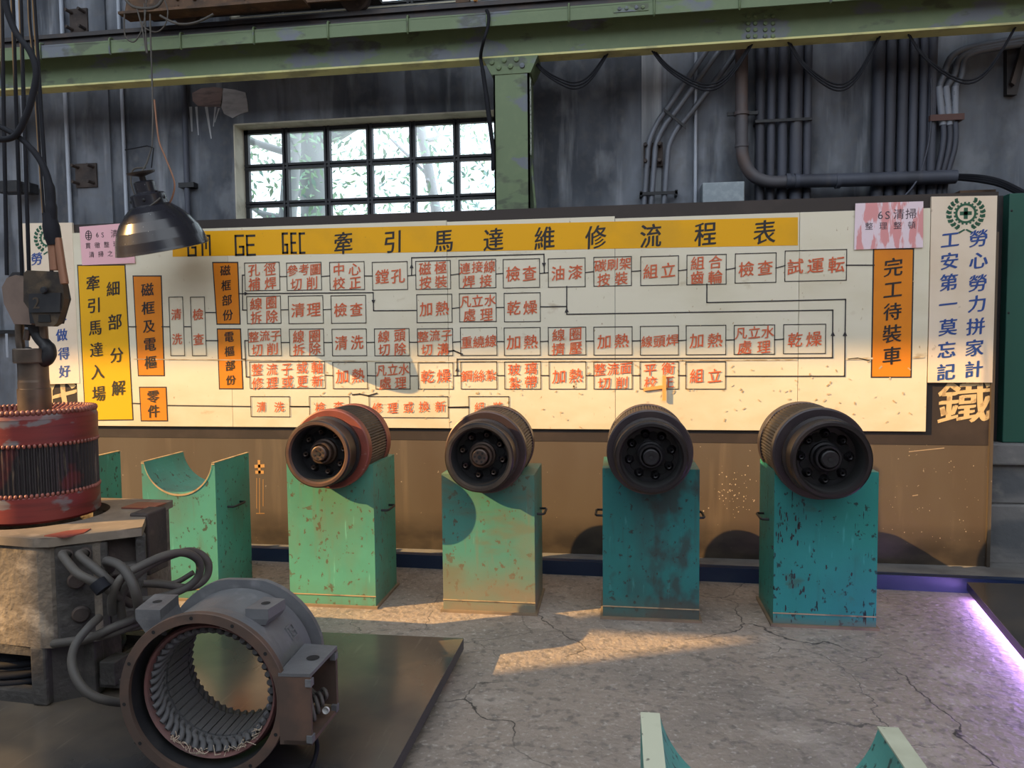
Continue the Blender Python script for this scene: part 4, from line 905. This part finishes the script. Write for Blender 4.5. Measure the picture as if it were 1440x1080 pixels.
for k in range(4):
    e = a.lerp(b_, .3 + .15 * k); MB().tube([(mid.x - .04, mid.y + .05, .38), (mid.x, mid.y + .02 * k, .36 - .01 * k), (e.x - .03, e.y, .35), (e.x - .015, e.y - .01, .30 + .01 * k), (e.x - .05, e.y + .03, .29)], .007, 7).build('lead_wire', hose_m, tbx)
p = a.lerp(b_, .62); MB().lathe([(.012, -.004), (.012, .004), (.0003, .005)], 14, Matrix.Translation((p.x - .01, p.y, .29)) @ Matrix.Rotation(-PI / 2 + math.atan2(d.y, d.x), 4, 'Z')).build('white_stud', mat('white_ceramic', (.6, .6, .6), .4), tbx)
MB().tube([(a.x - .02, a.y + .04, .26), PZ(441, 1030, .22), PZ(446, 1050, .15), PZ(440, 1075, .106), PZ(428, 1095, .106)], .008, 8).build('lead_cable', cable_m, tbx)

# ------------------------------------------------------------------ crane runway beam, column
YW = 5.4
bm_ = thing('crane_runway_beam', 'chipped green steel runway beam crossing the whole top of the scene', 'beam', (-1, YW, 3.6))
X0b, X1b = -9, 6
MB().box(X0b, X1b, YW, YW + .012, 3.605, 3.93).build('web', beam_m, bm_)
MB().box(X0b, X1b, YW - .004, YW + .125, 3.592, 3.606).build('bottom_flange', beam_y_m, bm_)
MB().box(X0b, X1b, YW - .155, YW + .14, 3.905, 3.925).box(X0b, X1b, YW - .155, YW - .143, 3.755, 3.905).build('top_channel', beam_m, bm_) if False else MB().box(X0b, X1b, YW - .155, YW + .14, 3.838, 3.852).box(X0b, X1b, YW - .155, YW - .143, 3.757, 3.84).build('top_channel', beam_m, bm_)
MB().box(X0b, X1b, YW - .13, YW + .05, 3.852, 3.872).box(X0b, X1b, YW - .075, YW - .055, 3.872, 3.93).box(X0b, X1b, YW - .10, YW - .03, 3.925, 3.955).build('rail', rail_m, bm_)
for px in (55, 153, 253, 356, 461, 573, 685, 800, 920, 1040, 1168, 1300, 1420):
    p = PY(px, 40, YW - .16)
    MB().tube([(p.x, YW - .10, 3.878), (p.x - .0, YW - .155, 3.868), (p.x, YW - .162, 3.84), (p.x, YW - .162, 3.765), (p.x, YW - .15, 3.75)], .007, 7, sub=2).build('rail_clip', beam_m, bm_)
spl = MB().box(*(lambda a, c: (a.x, c.x))(PY(863, 10, YW - .16), PY(912, 10, YW - .16)), YW - .160, YW - .154, 3.785, 3.832)
sp = spl.build('splice_plate', beam_m, bm_)
for px in (871, 881, 895, 904):
    p = PY(px, 12, YW - .16); MB().lathe([(.013, 0), (.012, -.008), (.0003, -.011)], 12, Matrix.Translation((p.x, YW - .160, 3.808))).build('rivet', beam_m, sp)
for px in (1052, 1062, 1076, 1087):
    for k, py in enumerate((22, 32, 41, 50)):
        p = PY(px, py, YW); MB().lathe([(.0155, 0), (.0135, -.010), (.0003, -.0125)], 12, Matrix.Translation((p.x, YW, p.z - .005))).build('rivet', beam_m, bm_)
cl = thing('steel_column', 'green boxed steel column under the runway beam, rising behind the chart', 'column', (-.76, YW, .078))
MB().box(-.892, -.632, YW, YW + .012, .078, 3.50).box(-.645, -.632, YW, YW + .26, .078, 3.50).box(-.892, -.88, YW, YW + .26, .078, 3.50).build('shaft', beam_m, cl)
cap = MB(); lo = (-.905, -.620); hi = (-.965, -.565)
vs = [(lo[0], YW - .006, 3.475), (lo[1], YW - .006, 3.475), (hi[1], YW - .012, 3.592), (hi[0], YW - .012, 3.592), (lo[0], YW + .26, 3.475), (lo[1], YW + .26, 3.475), (hi[1], YW + .26, 3.592), (hi[0], YW + .26, 3.592)]
cap.add(vs, [(0, 1, 2, 3), (4, 7, 6, 5), (0, 4, 5, 1), (3, 2, 6, 7), (0, 3, 7, 4), (1, 5, 6, 2)])
cp_ = cap.build('capital', beam_m, cl)
for x, z in ((-.85, 3.52), (-.765, 3.525), (-.68, 3.525), (-.90, 3.56), (-.81, 3.57), (-.72, 3.57)):
    MB().lathe([(.020, 0), (.017, -.012), (.0003, -.016)], 12, Matrix.Translation((x, YW - .008, z))).build('rivet', beam_m, cp_)
mk = MB().box(-.630, -.622, YW + .02, YW + .06, 2.9, 3.45); mk.build('marked_strip', mat('faded_scale_strip', (.42, .48, .42), .6, layers=[((.05, .06, .06), (60, 60, 35), .52, .56, .9)]), cl)
MB().prism([(-.63, 2.8), (-.60, 2.45), (-.585, 2.45), (-.62, 2.85)], YW + .05, YW + .07).build('bent_bracket', beam_m, cl)
tag(MB().tube([PY(x, y, YW - .17) if y < 60 else PY(x, y, YW - .02) for x, y in ((684, 14), (687, 22), (686, 38), (680, 58), (676, 80), (679, 100), (684, 135), (689, 175), (693, 210), (693, 240))], [.012, .012, .012, .012, .013, .016, .018, .016, .014, .010], 8).build('cable', cable_m), 'black cable running down the left edge of the green column', 'cable')

# festoon cables
def swag(x0, y0, x1, y1, ym, label, k=3):
    t = thing('festoon_cable', label, 'cable', PY((x0 + x1) / 2, y0, YW + .06), group=None)
    for i in range(k):
        a = PY(x0 + 2 * i, y0, YW + .05 + .015 * i); b_ = PY(x1 - 1.5 * i, y1, YW + .05 + .015 * i); m_ = PY((x0 + x1) / 2 - 3 + 4 * i, ym - 4 * i, YW + .05 + .02 * i)
        a.z = max(a.z, 3.593); b_.z = max(b_.z, 3.593)
        pts = []
        for j in range(13):
            u = j / 12; p = a.lerp(b_, u); sag = ((a.z + b_.z) / 2 - m_.z) * (1 - (2 * u - 1) ** 2) * (1 - .12 * math.sin(u * PI * 2)); pts.append((p.x, p.y, p.z - sag))
        MB().tube(pts, .0062, 7, sub=2).build('strand', cable_m, t)
swag(748, 92, 855, 76, 124, 'black cable loop under the beam just right of the green column')
swag(916, 70, 1058, 62, 126, 'black cable loop under the beam across the three slanting conduits')
swag(1108, 62, 1238, 52, 126, 'black cable loop under the beam in front of the paired vertical pipe banks')
swag(1277, 52, 1428, 42, 116, 'black cable loop under the beam in front of the bent conduits', 2)

# ------------------------------------------------------------------ crane end carriage (bottom slice shows)
tr = thing('crane_end_carriage', 'rusty brown crane end carriage standing on the runway rail', 'crane carriage', (-2.6, 5.3, 3.957))
xa, xb = PY(178, 20, 5.2).x, PY(528, 12, 5.2).x
MB().prism([(xa, 4.02), (xa + .05, 3.985), (xb - .10, 3.935 + .05), (xb, 4.06), (xb, 4.6), (xa + .02, 4.6), (xa + .02, 4.12)], 5.18, 5.20).build('side_plate', rust_m, tr)
MB().box(xa + .05, xb - .03, 5.20, 5.46, 4.06, 4.6).build('frame_box', darkrust_m, tr)
MB().box(xa, xb - .5, 5.10, 5.24, 3.972, 3.99).build('bottom_flange', rust_m, tr)
for px in (249, 272, 289, 250, 274): 
    p = PY(px, 14 if px not in (250, 274) else 2, 5.18); MB().lathe([(.018, 0), (.015, -.014), (.0003, -.017)], 12, Matrix.Translation((p.x, 5.18, p.z + .02))).build('rivet', rust_m, tr)
p0 = PY(310, 6, 5.18); MB().box(p0.x, p0.x + .19, 5.172, 5.18, p0.z, p0.z + .12).build('cover_plate', rust_m, tr)
for px in (262, 500):
    p = PY(px, 10, 5.33); MB().lathe([(.0003, -.03), (.10, -.03), (.115, -.02), (.115, .02), (.10, .03), (.0003, .03)], 32, Matrix.Translation((p.x, 5.335, 3.955 + .117))).build('wheel', darkrust_m, tr)
for pts, r in (([(170, -10), (185, 8), (205, 12), (222, 8), (232, -8)], .011), ([(175, 20), (175, 45), (180, 56), (190, 58), (200, 40), (205, 15), (206, -6)], .005), ([(198, 30), (205, 40), (220, 45), (232, 35), (236, 15), (228, -8)], .005), ([(192, 10), (200, 40), (206, 74)], .006), ([(203, 5), (205, 50), (207, 75)], .006), ([(225, 22), (245, 32), (262, 34), (280, 30), (300, 20)], .009)):
    MB().tube([PY(x, y, 5.10) for x, y in pts], r, 7).build('loose_wire', hose_m, tr)
ra = thing('bent_offcut', 'rusty bracket leaning on the rail before the upper window', 'bracket', (PY(655, 5, 5.32).x, 5.32, 3.957))
p = PY(655, 6, 5.32); MB().box(p.x - .07, p.x + .03, 5.30, 5.34, 3.957, p.z + .12).build('plate', rust_m, ra); q = PY(669, 6, 5.32)
MB().box(q.x - .01, q.x + .01, 5.28, 5.34, 3.957, q.z + .3).build('upright', wood_m, ra)

# ------------------------------------------------------------------ pendant lamp
LY = 4.65
lc = PY(229, 348, LY); ltop = PY(205, 237, LY)
lp = thing('pendant_lamp', 'black enamel dome lamp hanging from a wire before the left end of the chart', 'lamp', (lc.x, LY, lc.z))
ax_ = Vector((-.11, -.27, 1)).normalized(); Rm = ax_.to_track_quat('Z', 'Y').to_matrix().to_4x4()
LM = Matrix.Translation((lc.x, LY, lc.z)) @ Rm
k = .298
prof = [(1.0, -.03), (.985, .02), (.94, .20), (.86, .42), (.74, .62), (.58, .80), (.44, .92), (.37, .96)]
shd = MB().lathe([(r * k, z * k) for r, z in prof], 56, LM, 'z').build('shade', enamel_m, lp)
MB().lathe([(r * k * .975 - .002, z * k - .004) for r, z in prof], 56, LM, 'z').build('shade_lining', enamel_in_m, shd)
MB().lathe([(.375 * k, .92 * k), (.365 * k, 1.17 * k), (.33 * k, 1.20 * k), (.24 * k, 1.22 * k), (.22 * k, 1.24 * k), (.22 * k, 1.44 * k), (.18 * k, 1.47 * k), (.0003, 1.48 * k)], 40, LM, 'z').build('cap', enamel_m, lp)
MB().lathe([(.07 * k, 1.46 * k), (.07 * k, 1.57 * k), (.28 * k, 1.63 * k), (.30 * k, 1.67 * k), (.0003, 1.64 * k)], 24, LM, 'z').build('ceiling_rose', rail_m, lp)
for a in (.4, 1.6, 2.8, 4.2, 5.4):
    M = LM @ Matrix.Translation((.36 * k * math.cos(a), .36 * k * math.sin(a), 1.07 * k)); mb = MB().sphere(M.translation, .012, 8, 6); mb.build('screw', black_m, lp)
MB().tube([LM @ Vector((.40 * k * math.cos(a), .40 * k * math.sin(a), (1.06 - .22 * max(0, -math.sin(a))) * k)) for a in [PI + PI * i / 12 for i in range(13)]], .006, 6).build('carry_ring', hose_m, lp)
MB().tube([PY(x, y, LY - .02) for x, y in ((213, 236), (216, 208), (207, 205), (176, 211))], .004, 6, sub=1).build('tie_wire', cable_m, lp)
MB().tube([LM @ Vector((0, 0, 1.64 * k)), PY(214, 205, LY), PY(214, 120, LY + .15), PY(212, 60, LY + .35), PY(211, 20, 5.09)], .006, 6, sub=2).build('hanging_wire', hose_m, lp)
MB().tube([PY(x, y, LY) for x, y in ((217, 140), (223, 195), (232, 220), (245, 255), (243, 275), (236, 290))], .006, 6).build('supply_cord', copper_m, lp)
MB().tube([PY(x, y, LY) for x, y in ((205, 236), (188, 238), (184, 255), (190, 275), (197, 285))], .006, 6).build('supply_cord', hose_m, lp)

# ------------------------------------------------------------------ pipes and fittings on the wall
def pipe(name, pts, r, m_, label, y=WY - .05, sub=6, cat='pipe', n=10):
    return tag(MB().tube([PY(p[0], p[1], p[2] if len(p) > 2 else y) for p in pts], r, n, sub=sub).build(name, m_), label, cat)
def vpipe(name, px, z0, z1, r, m_, label, y=None, cat='pipe'):
    y = y or WY - r - .012; x = PY(px, 200, y).x
    return tag(MB().tube([(x, y, z0), (x, y, z1)], r, 12, sub=1).build(name, m_), label, cat)
vpipe('conduit', 34, 2.95, 6, .017, pale_conduit_m, 'thin pale conduit running down to the black floodlight on the far left wall', cat='conduit')
vpipe('conduit', 94.5, .08, 6, .017, pale_conduit_m, 'thin pale conduit on the wall beside the upper rusty plate', cat='conduit')
vpipe('conduit', 174, .08, 6, .015, pale_conduit_m, 'thin pale conduit on the wall left of the pendant lamp wire', cat='conduit')
vpipe('pipe', 261, .08, 6, .024, dark_pipe_m, 'single dark pipe on the wall left of the window')
vpipe('conduit', 978, .08, 6, .013, pale_conduit_m, 'thin whitish conduit on the wall right of the slanting conduits', cat='conduit')
p = PY(262, 260, WY - .06); tag(MB().box(p.x - .07, p.x + .07, WY - .065, WY, p.z - .02, p.z + .02).build('pipe_clamp', black_m), 'black clamp on the single pipe left of the window', 'clamp')
# black floodlight far left
p = PY(25, 265, WY - .12)
fl = thing('floodlight', 'small black floodlight fixed on the wall at the far left', 'floodlight', (p.x, WY, p.z))
MB().box(p.x - .12, p.x + .06, WY - .2, WY - .09, p.z - .05, p.z + .055).build('head', black_m, fl, bevel=.01); MB().box(p.x + .05, p.x + .13, WY - .14, WY - .03, p.z - .045, p.z + .045).build('gear_box', black_m, fl, bevel=.01); MB().box(p.x - .02, p.x + .02, WY - .1, WY, p.z - .02, p.z + .02).build('bracket', black_m, fl)
p = PY(17, 466, WY - .04)
tag(MB().box(p.x - .35, p.x + .12, WY - .06, WY, p.z - .02, p.z + .012).build('wall_rail', black_m), 'short dark rail on the wall left of the crane hook', 'rail')
p = PY(13, 485, WY - .04); tag(MB().box(p.x - .012, p.x + .012, WY - .066, WY - .06, p.z - .11, p.z + .10).build('wall_tag', pale_conduit_m), 'narrow pale strip hanging from the short dark wall rail', 'strip')
def rplate(x0, y0, x1, y1, label):
    a = PY(x0, y0, WY - .02); c = PY(x1, y1, WY - .02); cx, cz = (a.x + c.x) / 2, (a.z + c.z) / 2
    t = thing('anchor_plate', label, 'anchor plate', (cx, WY, cz)); MB().box(a.x, c.x, WY - .035, WY, c.z, a.z).build('plate', darkrust_m, t)
    for sx in (-1, 1):
        for sz in (-1, 1):
            x = cx + sx * (c.x - a.x) * .36; z = cz + sz * (a.z - c.z) * .34
            MB().tube([(x, WY - .03, z), (x - .01, WY - .10, z + .005)], .014, 8, sub=1).build('bolt', darkrust_m, t)
rplate(99, 14, 125, 47, 'rusty square anchor plate with four bolts above the green beam')
rplate(107, 231, 138, 263, 'rusty square anchor plate with four bolts left of the pendant lamp')
rplate(905, 202, 932, 234, 'dark anchor plate behind the three slanting conduits')
# three slanting conduits
for i, (xb_, xm, ym, xt) in enumerate(((907, 913, 195, 1000), (917, 923, 195, 1018), (935, 941, 198, 1035))):
    dx_ = (0, 11, 24)[i]
    pipe('conduit', [(xb_ - 2, 292), (xb_, 270), (xb_ + 3, 230), (xb_ + 6, 200 + i * 2), (xb_ + 18, 172 + i * 4), (xb_ + 30, 155 + i * 6), (xb_ + 62, 107 + i * 9), (xb_ + 100 + i * 2, 52 + i * 8), (xb_ + 130, 8 + i * 8)], .021, conduit_m, ('leftmost', 'middle', 'rightmost')[i] + ' of the three grey conduits slanting up to the beam', WY - .06, 4, 'conduit')
p = PY(905, 274, WY - .04); q = PY(943, 274, WY - .04); tag(MB().box(p.x - .03, q.x + .05, WY - .09, WY - .082, p.z - .012, p.z + .012).box(p.x - .03, p.x - .01, WY - .09, WY, p.z - .02, p.z + .02).box(q.x + .03, q.x + .05, WY - .09, WY, p.z - .02, p.z + .02).build('conduit_clamp', black_m), 'black clamp bar across the feet of the three slanting conduits', 'clamp')
p = PY(933, 157, WY - .04); q = PY(964, 182, WY - .04); tag(MB().prism([(p.x, p.z + .012), (p.x, p.z - .012), (q.x, q.z - .012), (q.x, q.z + .012)], WY - .095, WY - .085).build('conduit_clamp', black_m), 'black slanted clamp at the bend of the three conduits', 'clamp')
# big bent pipe
bp_ = thing('drain_pipe', 'thick rusty pipe bending from vertical to level above the chart', 'pipe', PY(1043, 230, WY - .14))
yb_ = WY - .14
MB().tube([PY(1043, 20, yb_), PY(1043, 160, yb_), PY(1043, 205, yb_), PY(1045, 222, yb_), PY(1053, 240, yb_), PY(1066, 251, yb_), PY(1085, 256, yb_), PY(1110, 255, yb_)], .045, 14, sub=5).build('bend', rust_pipe_m, bp_)
MB().tube([PY(1108, 255, yb_), PY(1200, 253, yb_), PY(1344, 248.5, yb_)], .049, 14, sub=3).build('run', dark_pipe_m, bp_)
for x, y, hx, hz in ((1043, 160, .055, .012), (1043, 205, .05, .008)):
    p = PY(x, y, yb_); MB().lathe([(.045, -.012), (hx, -.012), (hx, .012), (.045, .012)], 20, Matrix.Translation(p), 'z').build('collar', rust_pipe_m, bp_)
for x in (1108, 1120, 1178):
    p = PY(x, 254.5, yb_); MB().tube([(p.x - .015, p.y, p.z), (p.x + .015, p.y, p.z)], .055, 16, sub=1).build('collar', dark_pipe_m, bp_)
p = PY(1043, 162, WY - .05); MB().box(p.x - .11, p.x + .11, WY - .10, WY - .08, p.z - .012, p.z + .012).build('strap', black_m, bp_)
# vertical pipe banks
for i, (px, r) in enumerate(((1068.5, .034), (1084, .030), (1100, .035), (1119, .046), (1135, .030))):
    vpipe('riser_pipe', px, .08, 6, r, dark_pipe_m, ['first', 'second', 'third', 'fourth', 'fifth'][i] + ' dark riser from the left in the bank beside the bent pipe', WY - .055, 'pipe')
for i, (px, r) in enumerate(((1234, .044), (1251, .036), (1268, .036), (1283, .030), (1297, .028), (1309, .032))):
    vpipe('riser_pipe', px, .08, 6, r, dark_pipe_m, ['first', 'second', 'third', 'fourth', 'fifth', 'sixth'][i] + ' dark riser from the left in the bank near the bent conduits', WY - .055, 'pipe')
p = PY(1062, 171, WY - .1); q = PY(1142, 171, WY - .1); tag(MB().box(p.x, q.x, WY - .108, WY - .100, p.z - .01, p.z + .01).box(p.x, p.x + .02, WY - .1, WY, p.z - .01, p.z + .01).box(q.x - .02, q.x, WY - .1, WY, p.z - .01, p.z + .01).build('riser_strap', black_m), 'dark strap across the bank of risers beside the bent pipe', 'clamp')
# bent conduits on the right
for i, (xo, lab) in enumerate(((0, 'left'), (14, 'middle'), (28, 'right'))):
    top = ((1328, 104), (1336, 82), (1354, 70), (1380, 64), (1452, 50)) if i == 0 else ((1342, 106), (1348, 84), (1362, 74), (1385, 67), (1452, 56)) if i == 1 else ((1352, 108), (1355, 86), (1366, 76), (1388, 70), (1452, 60))
    x0 = (1322, 1332, 1343)[i]; x1 = (1326, 1335, 1343)[i]
    t = thing('bent_conduit', 'grey conduit bending right under the beam, %s of three through the rusty bracket' % lab, 'conduit', PY(x1, 170, WY - .07))
    MB().tube([PY(x, y, WY - .07) for x, y in ((x1, 150), (x0 - 1, 125)) + top], .022, 10, sub=4).build('bend', conduit_m, t)
    MB().tube([PY(x0 - 2 if i < 2 else x0, 122, WY - .07), PY(x1, 176 - (0 if i < 2 else 14), WY - .07)], .025, 10, sub=1).build('sleeve', sleeve_m, t)
    MB().tube([PY(x, y, WY - .07) for x, y in ((x1, 172), (x1 + 1, 190), (x1 - 1, 210), (x1 - 6 - i, 235), (x1 - 12 - i, 260), (x1 - 14 - i, 288))], .020, 10).build('tail', dark_pipe_m, t)
a = PY(1308, 166, WY - .1); c = PY(1356, 166, WY - .1)
tag(MB().box(a.x, c.x, WY - .105, WY - .097, a.z - .022, a.z + .022).box(a.x, a.x + .02, WY - .1, WY, a.z - .02, a.z + .02).box(c.x - .02, c.x, WY - .1, WY, a.z - .02, a.z + .02).build('conduit_bracket', mat('rust_red_bracket', (.10, .05, .045), .7)), 'rust red bracket across the three bent conduits', 'bracket')
br = thing('wall_bracket', 'black triangular steel bracket on the wall at the upper right edge', 'bracket', PY(1422, 100, WY - .02))
P = [PY(x, y, WY - .02) for x, y in ((1413, 68), (1440, 52), (1447, 52), (1427, 135), (1413, 135))]
MB().prism([(p.x, p.z) for p in P], WY - .05, WY).build('plate', rail_m, br); P = [PY(x, y, WY - .06) for x, y in ((1436, 60), (1444, 60), (1424, 122), (1419, 118))]
MB().prism([(p.x, p.z) for p in P], WY - .09, WY - .05).build('brace', rail_m, br)
pipe('thin_cable', [(1309, 110, 5.8), (1310, 150, 5.8), (1306, 200, 5.8), (1295, 240, 5.75), (1284, 262, 5.72), (1264, 284, 5.72)], .007, dark_pipe_m, 'thin cable curving down behind the level pipe to the chart', cat='cable', n=6)
for i in range(3):
    pipe('cable', [(1344, 247 + 2 * i, yb_), (1375, 248 + 3 * i, 5.6), (1405, 254 + 3 * i, 5.5), (1432, 266 + 3 * i, 5.4), (1452, 278 + 3 * i, 5.35)], .014, cable_m, ('topmost', 'middle', 'lowest')[i] + ' of the black cables leaving the open end of the level pipe', cat='cable', n=8)
a = PY(988, 257, 5.72); c = PY(1047, 300, 5.72)
tag(MB().box(a.x, c.x, 5.72, WY, 2.2, a.z).build('junction_box', galv_m, bevel=.006), 'grey galvanised box on the wall behind the top of the chart', 'box')
a = PY(1350, 268, 5.6); c = PY(1400, 290, 5.6)
tag(MB().box(a.x, c.x, 5.6, WY, 2.3, a.z - .0).build('timber_block', rust_m), 'brown block on the wall under the black cables at the right', 'block')
# cabinet
cb = thing('green_cabinet', 'dark green metal cabinet standing on the cement step at the right edge', 'cabinet', (2.9, 5.3, .86))
MB().box(2.47, 3.6, 5.18, 5.6, .862, 2.46).build('case', cabinet_m, cb, bevel=.005); MB().box(2.42, 2.468, 5.25, 5.6, .862, 2.46).build('side_frame', rail_m, cb)
for z in (1.7, 2.35): MB().lathe([(.008, 0), (.0003, -.006)], 8, Matrix.Translation((2.485, 5.18, z))).build('screw', black_m, cb)

# ------------------------------------------------------------------ outside
struct(MB().box(-25, 18, WY + WT + .01, 40, -.3, -.1).build('terrain_outside', soil_m))
def tree(x, y, r, h, lean, leaves, zlo, spread, label, sd):
    random.seed(sd); t = thing('tree', label, 'tree', (x, y, -.1))
    tp = (x + lean, y, h)
    MB().tube([(x, y, -.15), (x + lean * .3, y, h * .35), (x + lean * .6, y + .1, h * .65), tp], [r * 1.2, r, r * .8, r * .35], 10, sub=4).build('trunk', trunk_m, t)
    for k in range(5):
        z = h * (.35 + .12 * k); a = random.uniform(0, 2 * PI); e = (x + spread * math.cos(a), y + spread * .6 * math.sin(a), z + random.uniform(.3, 1.2))
        MB().tube([(x + lean * z / h, y, z), ((x + e[0]) / 2, (y + e[1]) / 2, z + .2), e], [r * .4, r * .25, r * .1], 6, sub=3).build('branch', trunk_m, t)
    mb = MB()
    for k in range(leaves):
        c = Vector((x + lean * .5 + random.gauss(0, spread), y + random.gauss(0, spread * .5), random.uniform(zlo, h + .8))); q = random.uniform(.03, .075)
        u = Vector((random.gauss(0, 1), random.gauss(0, 1), random.gauss(0, 1))).normalized(); w = u.orthogonal().normalized()
        mb.add([c - u * q, c + w * q * .35, c + u * q, c - w * q * .35], [(0, 1, 2, 3)])
    fo = mb.build('foliage', leaf_m, t); fo['kind'] = 'stuff'
tree(-4.2, 8.6, .11, 6.5, .5, 3200, 1.5, 1.0, 'leafy tree outside the left panes of the window', 3)
tree(-3.75, 9.2, .20, 7.0, -.3, 900, 1.8, .9, 'thick pale trunked tree outside the second column of panes', 4)
tree(-1.4, 10.5, .13, 6.0, .6, 3200, 1.4, 1.1, 'slim leafy tree outside the right panes of the window', 5)
tree(-2.9, 14, .12, 6.5, -1.0, 1300, 1.0, 1.6, 'distant leafy tree outside the middle panes of the window', 6)

# ------------------------------------------------------------------ tidy
bpy.data.objects.remove(_fo); bpy.data.curves.remove(_fc)
for o in SC.objects:
    if '_o' in o: del o['_o']
